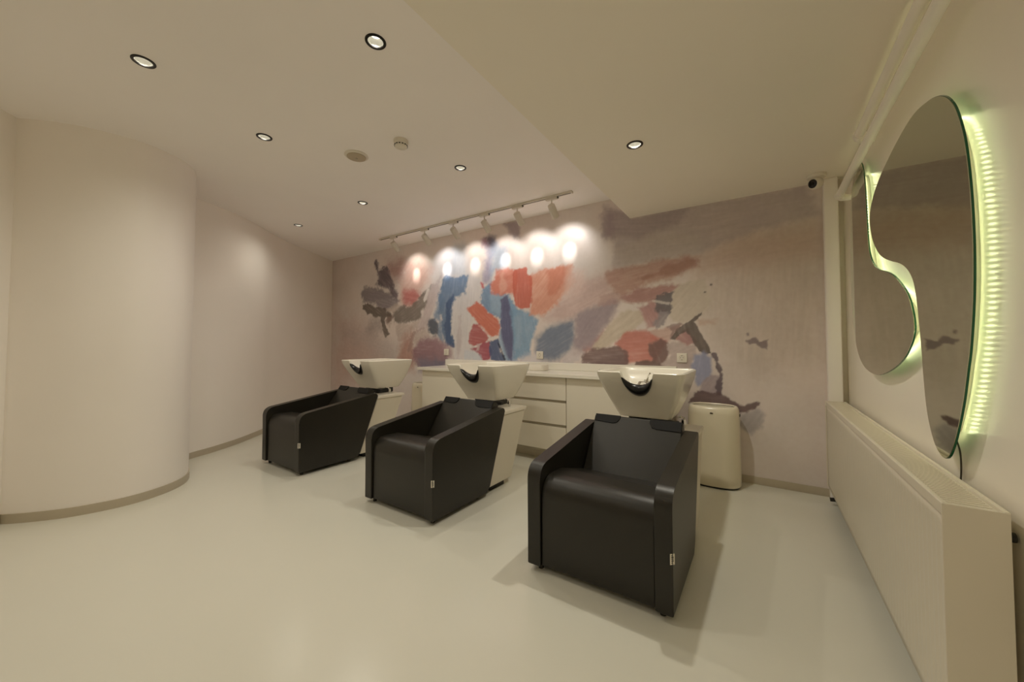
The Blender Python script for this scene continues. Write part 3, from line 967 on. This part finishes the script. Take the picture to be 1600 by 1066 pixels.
# ================================================================== bins
def make_bin():
    b = empty('waste_bin')
    bm = bmesh.new()
    N = 56

    def ring(a, d, z):
        r = []
        for i in range(N):
            t = 2 * math.pi * i / N
            c, s = math.cos(t), math.sin(t)
            r.append(bm.verts.new((a * math.copysign(abs(c) ** 0.75, c), d * math.copysign(abs(s) ** 0.75, s), z)))
        return r
    spec = [(0.176, 0.128, 0.012), (0.186, 0.138, 0.020), (0.187, 0.139, 0.10), (0.184, 0.136, 0.35), (0.180, 0.132, 0.56), (0.176, 0.128, 0.598), (0.166, 0.118, 0.615), (0.152, 0.106, 0.620),
            (0.147, 0.101, 0.617), (0.144, 0.098, 0.605), (0.142, 0.096, 0.56)]
    rr = [ring(*s) for s in spec]
    for p, q in zip(rr[:-1], rr[1:]):
        for i in range(N):
            j = (i + 1) % N
            bm.faces.new((p[i], p[j], q[j], q[i]))
    bm.faces.new(rr[0][::-1])
    bm_obj('body', bm, 'bin_plastic', b, auto=60)
    bm = bmesh.new()
    for s in ((0.1445, 0.0985, 0.610), (0.138, 0.092, 0.2)):
        rr = ring(*s)
        if s[2] > 0.5:
            first = rr
    for i in range(N):
        j = (i + 1) % N
        bm.faces.new((first[i], first[j], rr[j], rr[i]))
    bm.faces.new(rr)
    bm_obj('liner', bm, 'liner_dark', b, auto=60)
    bm = bmesh.new()
    rr = [ring(0.172, 0.124, 0.0), ring(0.172, 0.124, 0.013)]
    for i in range(N):
        j = (i + 1) % N
        bm.faces.new((rr[0][i], rr[0][j], rr[1][j], rr[1][i]))
    bm.faces.new(rr[0][::-1]); bm.faces.new(rr[1])
    bm_obj('base_ring', bm, 'black_plastic', b, auto=60)
    bm = bmesh.new()
    lathe(bm, [(0, 0.003), (0.007, 0.003), (0.009, 0.0015), (0.009, 0)], 20)
    for v in bm.verts:
        v.co = Vector((v.co.x * 1.3, -0.1325 - v.co.z, 0.572 + v.co.y * 0.5))
    e = bm_obj('emblem', bm, 'metal_dark', b)
    e['label'] = 'small dark oval emblem'
    h = bx('handle_slot', 'black_plastic', b, 0.181, 0.1845, -0.025, 0.025, 0.545, 0.565, 0.001)
    return b


bin1 = make_bin()
bin1.location = (-0.327, 3.375, 0)
tag(bin1, 'cream oval open-top waste bin between counter and radiator', 'bin', 'cream waste bins')
bin2 = copy_tree(bin1)
bin2.location = (-3.53, 3.30, 0)
tag(bin2, 'cream oval open-top waste bin at the counter end by the curved wall', 'bin', 'cream waste bins')


# ================================================================== wall sockets
def make_socket():
    s = empty('wall_socket')
    bm = bmesh.new()
    box(bm, -0.041, 0.041, -0.011, 0.0, -0.041, 0.041, 0.003)
    bm_obj('frame', bm, 'white_plastic', s)
    bm = bmesh.new()
    lathe(bm, [(0.0, -0.002), (0.019, -0.002), (0.0195, 0.001), (0.023, 0.0015), (0.0235, 0.0)], 28)
    for v in bm.verts:
        v.co = Vector((v.co.x, -0.0112 - v.co.z, v.co.y))
    ins = bm_obj('insert', bm, 'lacquer_side', s)
    bm = bmesh.new()
    for x in (-0.0095, 0.0095):
        cyl(bm, (x, -0.0095, 0), (x, -0.0085 - 0.004, 0), 0.003, 0.003, 10)
    for z in (-0.017, 0.017):
        box(bm, -0.003, 0.003, -0.0125, -0.0095, z - 0.0025, z + 0.0025)
    bm_obj('contact', bm, 'print_dark', ins, smooth=False)
    return s


so = make_socket()
so.location = (-3.399, YB, 1.0)
tag(so, 'white wall socket on the purple patch of the mural, over the counter end', 'socket', 'white wall sockets on the mural')
for x, lab in ((-2.005, 'white wall socket on the blue patch of the mural, over the drawers'), (-0.578, 'white wall socket on the mural beside the red patch, over the bin')):
    c = copy_tree(so)
    c.location = (x, YB, 0.985)
    tag(c, lab, 'socket', 'white wall sockets on the mural')

# ================================================================== radiator
rad = empty('panel_radiator', (0.43, 2.42, 0.1))
RX0, RX1, RY0, RY1, RZ0, RZ1 = 0.372, 0.484, 1.395, 3.452, 0.10, 0.70


def RP(nm, m, x0, x1, y0, y1, z0, z1, bev=0.0, seg=2):
    return bx(nm, m, rad, x0 - 0.43, x1 - 0.43, y0 - 2.42, y1 - 2.42, z0 - 0.1, z1 - 0.1, bev, seg)


# front panel pressed with vertical flutes
bm = bmesh.new()
ys = []
per = 0.0333
nr_ = int((RY1 - RY0 - 0.06) / per)
y = RY0 + 0.03
prof = [(RY0 + 0.004, 0.0)]
for k in range(nr_):
    prof += [(y + 0.004, 0.0), (y + 0.010, 0.0024), (y + 0.023, 0.0024), (y + 0.029, 0.0)]
    y += per
prof.append((RY1 - 0.004, 0.0))
zl = [(RZ0 + 0.004, 0.0), (RZ0 + 0.030, 0.0), (RZ0 + 0.045, 1.0), (RZ1 - 0.075, 1.0), (RZ1 - 0.060, 0.0), (RZ1 - 0.030, 0.0)]
rows = []
for z, k in zl:
    rows.append([bm.verts.new((RX0 + 0.006 - 0.43 + d * k - 0.0, yy - 2.42, z - 0.1)) for yy, d in prof])
for a, b in zip(rows[:-1], rows[1:]):
    for i in range(len(prof) - 1):
        bm.faces.new((a[i], a[i + 1], b[i + 1], b[i]))
fr = bm_obj('front_panel', bm, 'radiator_enamel', rad, auto=20)
fr.modifiers.new('thickness', 'SOLIDIFY').thickness = 0.0015
RP('core', 'radiator_core', RX0 + 0.014, RX1 - 0.006, RY0 + 0.012, RY1 - 0.012, RZ0 + 0.012, RZ1 - 0.02, 0.0)
RP('back_panel', 'radiator_enamel', RX1 - 0.005, RX1, RY0 + 0.004, RY1 - 0.004, RZ0, RZ1 - 0.02, 0.001)
for y0, y1 in ((RY0, RY0 + 0.006), (RY1 - 0.006, RY1)):
    RP('side_cover', 'radiator_enamel', RX0, RX1, y0, y1, RZ0, RZ1, 0.0025)
RP('front_rail', 'radiator_enamel', RX0 - 0.001, RX0 + 0.012, RY0 + 0.002, RY1 - 0.002, RZ1 - 0.030, RZ1 + 0.002, 0.005, 3)
RP('rear_rail', 'radiator_enamel', RX1 - 0.010, RX1 + 0.001, RY0 + 0.002, RY1 - 0.002, RZ1 - 0.020, RZ1 + 0.002, 0.003, 3)
bm = bmesh.new()
box(bm, RX0 + 0.0125 - 0.43, RX1 - 0.0105 - 0.43, RY0 + 0.006 - 2.42, RY1 - 0.006 - 2.42, RZ1 - 0.014 - 0.1, RZ1 - 0.006 - 0.1)
y = RY0 + 0.02
while y < RY1 - 0.03:
    box(bm, RX0 + 0.018 - 0.43, RX1 - 0.016 - 0.43, y - 2.42, y + 0.006 - 2.42, RZ1 - 0.006 - 0.1, RZ1 - 0.0045 - 0.1)
    y += 0.018
bm_obj('top_grille', bm, 'radiator_enamel', rad, smooth=False)
for yy in (1.75, 3.1):
    RP('wall_bracket', 'metal_dark', RX1 + 0.0005, XR - 0.0005, yy - 0.015, yy + 0.015, 0.25, 0.62)
bm = bmesh.new()
cyl(bm, (0.425 - 0.43, 3.36 - 2.42, -0.098), (0.425 - 0.43, 3.36 - 2.42, 0.0), 0.010, 0.010, 14)
cyl(bm, (0.425 - 0.43, 3.36 - 2.42, -0.075), (0.425 - 0.43, 3.36 - 2.42, -0.035), 0.019, 0.014, 14)
cyl(bm, (0.375 - 0.43, 3.36 - 2.42, -0.062), (0.425 - 0.43, 3.36 - 2.42, -0.056), 0.013, 0.013, 14)
bm_obj('valve', bm, 'metal_dark', rad)
bm = bmesh.new()
cyl(bm, (RX1 + 0.002 - 0.43, RY0 + 0.05 - 2.42, RZ1 - 0.07 - 0.1), (RX1 + 0.022 - 0.43, RY0 + 0.05 - 2.42, RZ1 - 0.07 - 0.1), 0.012, 0.012, 14)
bm_obj('bleed_plug', bm, 'metal_dark', rad)
tag(rad, 'long cream steel panel radiator with vertical flutes under the mirrors', 'radiator')

# ================================================================== heating pipes below the lowered ceiling
bm = bmesh.new()
PX, PZ1, PZ2, PR = 0.437, 2.068, 2.180, 0.0205
tube(bm, [(PX, YN + 0.01, PZ1), (PX, 0.5, PZ1), (PX, 3.16, PZ1), (PX + 0.004, 3.19, PZ1), (PX + 0.02, 3.215, PZ1), (PX + 0.05, 3.222, PZ1), (XR - 0.001, 3.222, PZ1)], PR, 20)
pp = bm_obj('heating_pipe', bm, 'pipe_paint', loc=(0, 0, 0), auto=50)
tag(pp, 'lower of two white heating pipes running above the mirrors', 'pipe', 'heating pipes')
bm = bmesh.new()
tube(bm, [(PX, 3.135, PZ1), (PX, 3.165, PZ1)], PR + 0.005, 20)
bm_obj('collar', bm, 'pipe_paint', pp, auto=50)
bm = bmesh.new()
tube(bm, [(PX, YN + 0.01, PZ2), (PX, 0.5, PZ2), (PX, 2.56, PZ2), (PX + 0.004, 2.59, PZ2), (PX + 0.02, 2.615, PZ2), (PX + 0.05, 2.622, PZ2), (XR - 0.001, 2.622, PZ2)], PR, 20)
pq = bm_obj('heating_pipe', bm, 'pipe_paint', auto=50)
tag(pq, 'upper of two white heating pipes running above the mirrors', 'pipe', 'heating pipes')
bm = bmesh.new()
tube(bm, [(PX, 2.535, PZ2), (PX, 2.565, PZ2)], PR + 0.005, 20)
bm_obj('collar', bm, 'pipe_paint', pq, auto=50)

# ================================================================== backlit mirrors (outlines in wall metres: y, z)
MX = 0.470
K = MX / 0.455
SMALL = [(2.70, 2.095), (2.628, 2.055), (2.590, 1.99), (2.572, 1.92), (2.562, 1.848), (2.549, 1.727), (2.530, 1.606), (2.496, 1.536), (2.435, 1.485), (2.345, 1.447),
         (2.226, 1.417), (2.124, 1.383), (2.035, 1.338), (1.961, 1.288), (1.920, 1.235), (1.899, 1.182), (1.906, 1.139), (1.953, 1.092), (2.034, 1.045),
         (2.181, 0.997), (2.395, 0.959), (2.604, 0.965), (2.764, 1.008), (2.876, 1.094), (2.955, 1.257), (2.982, 1.454), (2.970, 1.649),
         (2.935, 1.884), (2.86, 2.035), (2.78, 2.085)]
LARGE = [(1.599, 1.836), (1.559, 1.806), (1.522, 1.764), (1.496, 1.716), (1.472, 1.652), (1.457, 1.581), (1.447, 1.498), (1.443, 1.420), (1.444, 1.328),
         (1.455, 1.214), (1.479, 1.098), (1.500, 1.034), (1.528, 0.954), (1.564, 0.877), (1.605, 0.808), (1.636, 0.772), (1.668, 0.757), (1.704, 0.761), (1.754, 0.793),
         (1.802, 0.874), (1.826, 0.992), (1.836, 1.080), (1.851, 1.175), (1.877, 1.287), (1.909, 1.343), (1.972, 1.389), (2.056, 1.422), (2.168, 1.452),
         (2.275, 1.487), (2.360, 1.530), (2.443, 1.603), (2.486, 1.682), (2.478, 1.752), (2.397, 1.815), (2.271, 1.858), (2.078, 1.892), (1.935, 1.906),
         (1.819, 1.904), (1.709, 1.881), (1.642, 1.858)]


def make_mirror(outline, label, cable_to=None):
    pts = [(p[0] * K, CAM_H + (p[1] - CAM_H) * K) for p in outline]
    cur = catmull([(0, a, b) for a, b in pts], 4, closed=True)
    cy = sum(p.y for p in cur) / len(cur)
    cz = sum(p.z for p in cur) / len(cur)
    mir = empty('wall_mirror', (XR, cy, cz))
    cur = [Vector((0, p.y - cy, p.z - cz)) for p in cur]
    n = len(cur)
    # outward normals
    area = sum(cur[i].y * cur[(i + 1) % n].z - cur[(i + 1) % n].y * cur[i].z for i in range(n))
    sg = 1 if area > 0 else -1

    def off(d):
        o = []
        for i in range(n):
            t = (cur[(i + 1) % n] - cur[i - 1]).normalized()
            o.append(cur[i] + Vector((0, t.z, -t.y)) * sg * d)
        return o

    def slab(nm, m, outl, x0, x1, parent=mir, faces='all'):
        bm = bmesh.new()
        A = [bm.verts.new((x0 - XR, p.y, p.z)) for p in outl]
        B = [bm.verts.new((x1 - XR, p.y, p.z)) for p in outl]
        nn = len(outl)
        for i in range(nn):
            j = (i + 1) % nn
            bm.faces.new((A[i], A[j], B[j], B[i]))
        bm.faces.new(A[::-1])
        bm.faces.new(B)
        return bm_obj(nm, bm, m, parent, smooth=False)
    def inset_clean(d):
        o = []
        for q in off(-d):
            dm = 9.0
            for i in range(n):
                a_, b_ = cur[i], cur[(i + 1) % n]
                e_ = b_ - a_
                t_ = max(0.0, min(1.0, (q - a_).dot(e_) / max(1e-12, e_.dot(e_))))
                dm = min(dm, (q - a_ - e_ * t_).length)
            if dm > d * 0.985:
                o.append(q)
        return o
    slab('silver_face', 'mirror_silver', off(-0.0012), MX, MX + 0.0015)
    g = slab('glass_sheet', 'glass_edge', off(0.0), MX + 0.0016, MX + 0.0062)
    g['label'] = 'green polished glass edge'
    slab('backing', 'white_plastic', inset_clean(0.082), MX + 0.0063, XR - 0.0005)
    # led chips round the backing
    path = inset_clean(0.0805)
    m_ = len(path)
    bm = bmesh.new()
    L = [0]
    for i in range(m_):
        L.append(L[-1] + (path[(i + 1) % m_] - path[i]).length)
    s = 0.0
    k = 0
    xm = MX + 0.018
    while s < L[-1]:
        while L[k + 1] < s:
            k += 1
        f = (s - L[k]) / max(1e-9, L[k + 1] - L[k])
        p = path[k].lerp(path[(k + 1) % m_], f)
        t = (path[(k + 1) % m_] - path[k]).normalized()
        nr = Vector((0, t.z, -t.y)) * sg
        c = Vector((xm - XR, p.y, p.z))
        ex = Vector((1, 0, 0)) * 0.003
        vs_ = [bm.verts.new(c + a * t * 0.003 + b * ex + nr * d) for d in (0, 0.0025) for a, b in ((-1, -1), (1, -1), (1, 1), (-1, 1))]
        for q in ((0, 1, 2, 3), (4, 5, 6, 7), (0, 1, 5, 4), (1, 2, 6, 5), (2, 3, 7, 6), (3, 0, 4, 7)):
            bm.faces.new([vs_[z] for z in q])
        s += 0.0165
    ch = bm_obj('led_chip_strip', bm, 'led_chip', mir, smooth=False)
    ch['kind'] = 'stuff'
    ch['label'] = 'glowing pale yellow-green led strip'
    return tag(mir, label, 'mirror', 'backlit pebble-shaped mirrors')


make_mirror(LARGE, 'large frameless curvy mirror with pale green backlight, reaching lowest over the radiator')
make_mirror(SMALL, 'smaller frameless curvy mirror with pale green backlight, nearer the corner riser')

bm = bmesh.new()
tube(bm, catmull([(XR - 0.02, 1.728, 0.83), (XR - 0.009, 1.722, 0.78), (XR - 0.005, 1.728, 0.72), (XR - 0.006, 1.738, 0.64), (XR - 0.006, 1.742, 0.52)], 6), 0.0022, 8)
cb = bm_obj('cable', bm, 'print_dark')
tag(cb, 'thin cable hanging from the large mirror behind the radiator', 'cable')

# ================================================================== security camera on the lowered ceiling
sc = empty('security_camera', (0.345, 3.36, ZS))
bm = bmesh.new()
lathe(bm, [(0.0, 0.0), (0.046, 0.0), (0.047, -0.010), (0.043, -0.018), (0.030, -0.022), (0.0, -0.022)], 32)
bm_obj('mount', bm, 'white_plastic', sc, auto=40)
d = Vector((-0.70, -0.68, -0.22)).normalized()
q = d.to_track_quat('Z', 'Y')
bm = bmesh.new()
lathe(bm, [(0.0, -0.034), (0.016, -0.030), (0.027, -0.020), (0.033, -0.006), (0.034, 0.008), (0.033, 0.020), (0.030, 0.026), (0.025, 0.027)], 32)
for v in bm.verts:
    v.co = q @ v.co + Vector((0, 0, -0.048))
bm_obj('housing', bm, 'white_plastic', sc, auto=50)
bm = bmesh.new()
lathe(bm, [(0.025, 0.027), (0.0245, 0.030), (0.019, 0.032), (0.013, 0.033), (0.012, 0.030), (0.0, 0.031)], 32)
for v in bm.verts:
    v.co = q @ v.co + Vector((0, 0, -0.048))
fc = bm_obj('lens_face', bm, 'black_plastic', sc, auto=40)
bm = bmesh.new()
lathe(bm, [(0.010, 0.0312), (0.009, 0.036), (0.0, 0.037)], 20)
for v in bm.verts:
    v.co = q @ v.co + Vector((0, 0, -0.048))
bm_obj('lens', bm, 'metal_dark', fc)
sc.scale = (1.22, 1.22, 1.22)
tag(sc, 'small white turret security camera with black face in the ceiling corner', 'camera')

# ================================================================== ceiling fittings
mat('vent_beige', (186, 172, 150), 0.6)
vn = empty('ceiling_vent', (-2.52, 1.638, ZC))
bm = bmesh.new()
lathe(bm, [(0.062, 0.0), (0.084, 0.0), (0.086, -0.004), (0.080, -0.010), (0.066, -0.012), (0.062, -0.006)], 40)
bm_obj('ring', bm, 'white_plastic', vn, auto=40)
bm = bmesh.new()
lathe(bm, [(0.0, -0.002), (0.060, -0.002), (0.0655, -0.006), (0.068, -0.013), (0.066, -0.018), (0.058, -0.021), (0.012, -0.023), (0.0, -0.023)], 40)
bm_obj('valve_disc', bm, 'vent_beige', vn, auto=40)
bm = bmesh.new()
lathe(bm, [(0.0, -0.020), (0.009, -0.020), (0.009, -0.025), (0.007, -0.027), (0.0, -0.027)], 20)
bm_obj('screw', bm, 'gap', vn, auto=40)
tag(vn, 'round beige ceiling air vent beside the smoke detector', 'vent')

sd = empty('smoke_detector', (-2.075, 1.69, ZC))
bm = bmesh.new()
lathe(bm, [(0.0, 0.0), (0.050, 0.0), (0.051, -0.014), (0.048, -0.018), (0.0, -0.018)], 36)
bm_obj('mount', bm, 'white_plastic', sd, auto=40)
bm = bmesh.new()
lathe(bm, [(0.0, -0.018), (0.045, -0.018), (0.045, -0.032), (0.043, -0.034), (0.043, -0.041), (0.040, -0.048), (0.030, -0.052), (0.0, -0.053)], 36)
hd = bm_obj('head', bm, 'white_plastic', sd, auto=40)
bm = bmesh.new()
for i in range(14):
    t = 2 * math.pi * i / 14
    c, s = math.cos(t), math.sin(t)
    r = bmesh.ops.create_cube(bm, size=1)
    for v in r['verts']:
        p = Vector((v.co.x * 0.003, v.co.y * 0.012, v.co.z * 0.006))
        v.co = Vector((c * (0.0445 + p.x) - s * p.y, s * (0.0445 + p.x) + c * p.y, -0.0375 + p.z))
bm_obj('sensing_slots', bm, 'black_plastic', hd, smooth=False)
tag(sd, 'round white smoke detector on the main ceiling', 'smoke detector')


def make_downlight():
    d_ = empty('downlight')
    bm = bmesh.new()
    lathe(bm, [(0.0350, 0.004), (0.0348, -0.003), (0.0365, -0.005), (0.046, -0.0045), (0.048, -0.002), (0.048, -0.0002)], 40)
    bm_obj('trim_ring', bm, 'trim_black', d_, auto=40)
    bm = bmesh.new()
    lathe(bm, [(0.0350, 0.002), (0.0335, 0.012), (0.029, 0.026), (0.025, 0.034)], 36)
    bm_obj('reflector', bm, 'reflector', d_, auto=60)
    bm = bmesh.new()
    lathe(bm, [(0.0255, 0.0335), (0.0, 0.0325)], 32)
    bm_obj('led_lens', bm, 'lamp_glow', d_, auto=60)
    return d_


MAIN = [(-2.57, 0.481), (-1.488, 1.058), (-2.821, 1.134), (-1.997, 2.222), (-3.317, 2.232), (-4.59, 2.230), (-1.60, -0.60), (-2.70, -1.2)]  # those behind the camera are unseen, added only to light the room
LOW = [(-0.612, 2.237), (-0.40, -0.60)]  # the last one is an unseen extra behind the camera, added for light
LEVEL = {(-2.57, 0.481): 0.8, (-1.488, 1.058): 0.8, (-2.821, 1.134): 0.9, (-1.997, 2.222): 1.15, (-3.317, 2.232): 1.25, (-4.59, 2.230): 0.65,
         (-1.60, -0.60): 0.7, (-2.70, -1.2): 0.7, (-0.612, 2.237): 2.2, (-0.40, -0.60): 0.7}


def cut_holes(ceil, spots, z):
    """round openings for the recessed fittings"""
    bm = bmesh.new()
    for x, y_ in spots:
        cyl(bm, (x, y_, z - 0.02), (x, y_, z + 0.06), 0.0365, 0.0365, 40)
    c = bm_obj('hole_cutter', bm, None, smooth=False)
    md = ceil.modifiers.new('holes', 'BOOLEAN')
    md.operation = 'DIFFERENCE'
    md.solver = 'EXACT'
    md.object = c
    bpy.context.view_layer.update()
    dg = bpy.context.evaluated_depsgraph_get()
    new = bpy.data.meshes.new_from_object(ceil.evaluated_get(dg))
    ceil.modifiers.clear()
    ceil.data = new
    cm = c.data
    bpy.data.objects.remove(c)
    bpy.data.meshes.remove(cm)


cut_holes(CEIL, MAIN, ZC)
cut_holes(CEIL_LOW, LOW, ZS)
DL_LABEL = {(-2.57, 0.481): 'round black-rimmed downlight in the main ceiling, closest to the column-like wall bulge',
            (-1.488, 1.058): 'round black-rimmed downlight in the main ceiling beside the lowered section, shining brightest',
            (-2.821, 1.134): 'round black-rimmed downlight in the main ceiling, closest to the round air vent',
            (-1.997, 2.222): 'round black-rimmed downlight in the main ceiling between smoke detector and lighting track',
            (-3.317, 2.232): 'round black-rimmed downlight in the main ceiling, middle of the row along the track',
            (-4.59, 2.230): 'round black-rimmed downlight in the main ceiling, at the row end by the undulating wall',
            (-0.612, 2.237): 'round black-rimmed downlight in the lowered ceiling section near the mural'}
dl = make_downlight()
first = True
for (x, y_), z in [(p, ZC) for p in MAIN] + [(p, ZS) for p in LOW]:
    o = dl if first else copy_tree(dl)
    first = False
    o.location = (x, y_, z)
    if z == ZC:
        tag(o, DL_LABEL.get((x, y_), 'added unseen downlight in the main ceiling behind the camera'), 'downlight', 'downlights in the main ceiling')
    else:
        tag(o, DL_LABEL.get((x, y_), 'added unseen downlight in the lowered ceiling behind the camera'), 'downlight', 'downlights in the lowered ceiling')
    lamp('downlight_beam', 'SPOT', (x, y_, z - 0.006), DOWN_W * LEVEL[(x, y_)], DOWN_COL, spot_size=R(160), spot_blend=1.0, shadow_soft_size=0.03)

# ================================================================== track with six spotlights
TY, TZ = 3.14, ZC
trk = empty('lighting_track', (-2.85, TY, TZ))
bm = bmesh.new()
box(bm, -1.408, 1.408, -0.0175, 0.0175, -0.018, 0.0, 0.001)
bm_obj('rail', bm, 'track_white', trk)
bm = bmesh.new()
box(bm, -1.400, 1.400, -0.006, 0.006, -0.0186, -0.0175)
bm_obj('slot', bm, 'print_dark', trk, smooth=False)
for s in (-1, 1):
    bm = bmesh.new()
    box(bm, s * 1.409 - 0.008, s * 1.409 + 0.008, -0.0185, 0.0185, -0.0195, -0.0002, 0.002)
    bm_obj('end_cap', bm, 'track_white', trk)
tag(trk, 'long white lighting track on the ceiling along the mural', 'lighting track')

TILT = R(49)


def make_spot():
    s = empty('track_spotlight')
    bm = bmesh.new()
    box(bm, -0.06, 0.06, -0.017, 0.017, -0.022, 0.0, 0.003)
    ad = bm_obj('adapter', bm, 'track_white', s)
    bm = bmesh.new()
    box(bm, 0.062, 0.072, -0.006, 0.006, -0.018, -0.006)
    bm_obj('adapter_lever', bm, 'print_dark', ad, smooth=False)
    bm = bmesh.new()
    cyl(bm, (0, 0, -0.022), (0, 0, -0.075), 0.007, 0.007, 14)
    cyl(bm, (0, 0, -0.068), (0, 0, -0.090), 0.012, 0.012, 14)
    bm_obj('stem', bm, 'track_white', s)
    # can tilted towards the wall (+y), axis downwards
    dirv = Vector((0, math.sin(TILT), -math.cos(TILT)))
    q = dirv.to_track_quat('Z', 'Y')
    c0 = Vector((0, 0.0, -0.088))
    bm = bmesh.new()
    lathe(bm, [(0.0, -0.024), (0.027, -0.024), (0.0345, -0.018), (0.0355, 0.0), (0.0355, 0.112), (0.0335, 0.114), (0.0315, 0.110), (0.0285, 0.085)], 32)
    for v in bm.verts:
        v.co = q @ v.co + c0
    bm_obj('can', bm, 'track_white', s, auto=40)
    bm = bmesh.new()
    lathe(bm, [(0.0285, 0.085), (0.0, 0.084)], 24)
    for v in bm.verts:
        v.co = q @ v.co + c0
    bm_obj('led_lens', bm, 'spot_glow', s, auto=40)
    return s


sp = make_spot()
ORD = ['at the track end by the undulating wall', 'second from the undulating wall end of the track', 'third from the undulating wall end of the track',
       'third from the lowered ceiling end of the track', 'second from the lowered ceiling end of the track', 'at the track end by the lowered ceiling']
SPX = [-3.985, -3.40, -2.925, -2.472, -2.045, -1.650]
SPC = [(1.0, 0.90, 0.78), (0.93, 0.97, 1.0), (1.0, 0.95, 0.88), (1.0, 0.96, 0.90), (1.0, 0.96, 0.90), (1.0, 0.96, 0.90)]
SPK = [1.1, 1.05, 1.0, 1.0, 1.05, 1.1]
for i, x in enumerate(SPX):
    o = sp if i == 0 else copy_tree(sp)
    z = TZ - 0.0188
    o.location = (x, TY, z)
    tag(o, 'white cylindrical track spotlight, ' + ORD[i], 'spotlight', 'spotlights on the ceiling track')
    dv = Vector((0, math.sin(TILT), -math.cos(TILT)))
    p = Vector((x, TY, z - 0.088)) + dv * 0.118
    rot = dv.to_track_quat('-Z', 'Y').to_euler()
    lamp('spotlight_core', 'SPOT', p, TRACK_CORE_W * SPK[i], SPC[i], rot=rot, spot_size=R(28), spot_blend=1.0, shadow_soft_size=0.012)
    lamp('spotlight_flood', 'SPOT', p, TRACK_FLOOD_W * SPK[i], SPC[i], rot=rot, spot_size=R(104), spot_blend=0.75, shadow_soft_size=0.012)
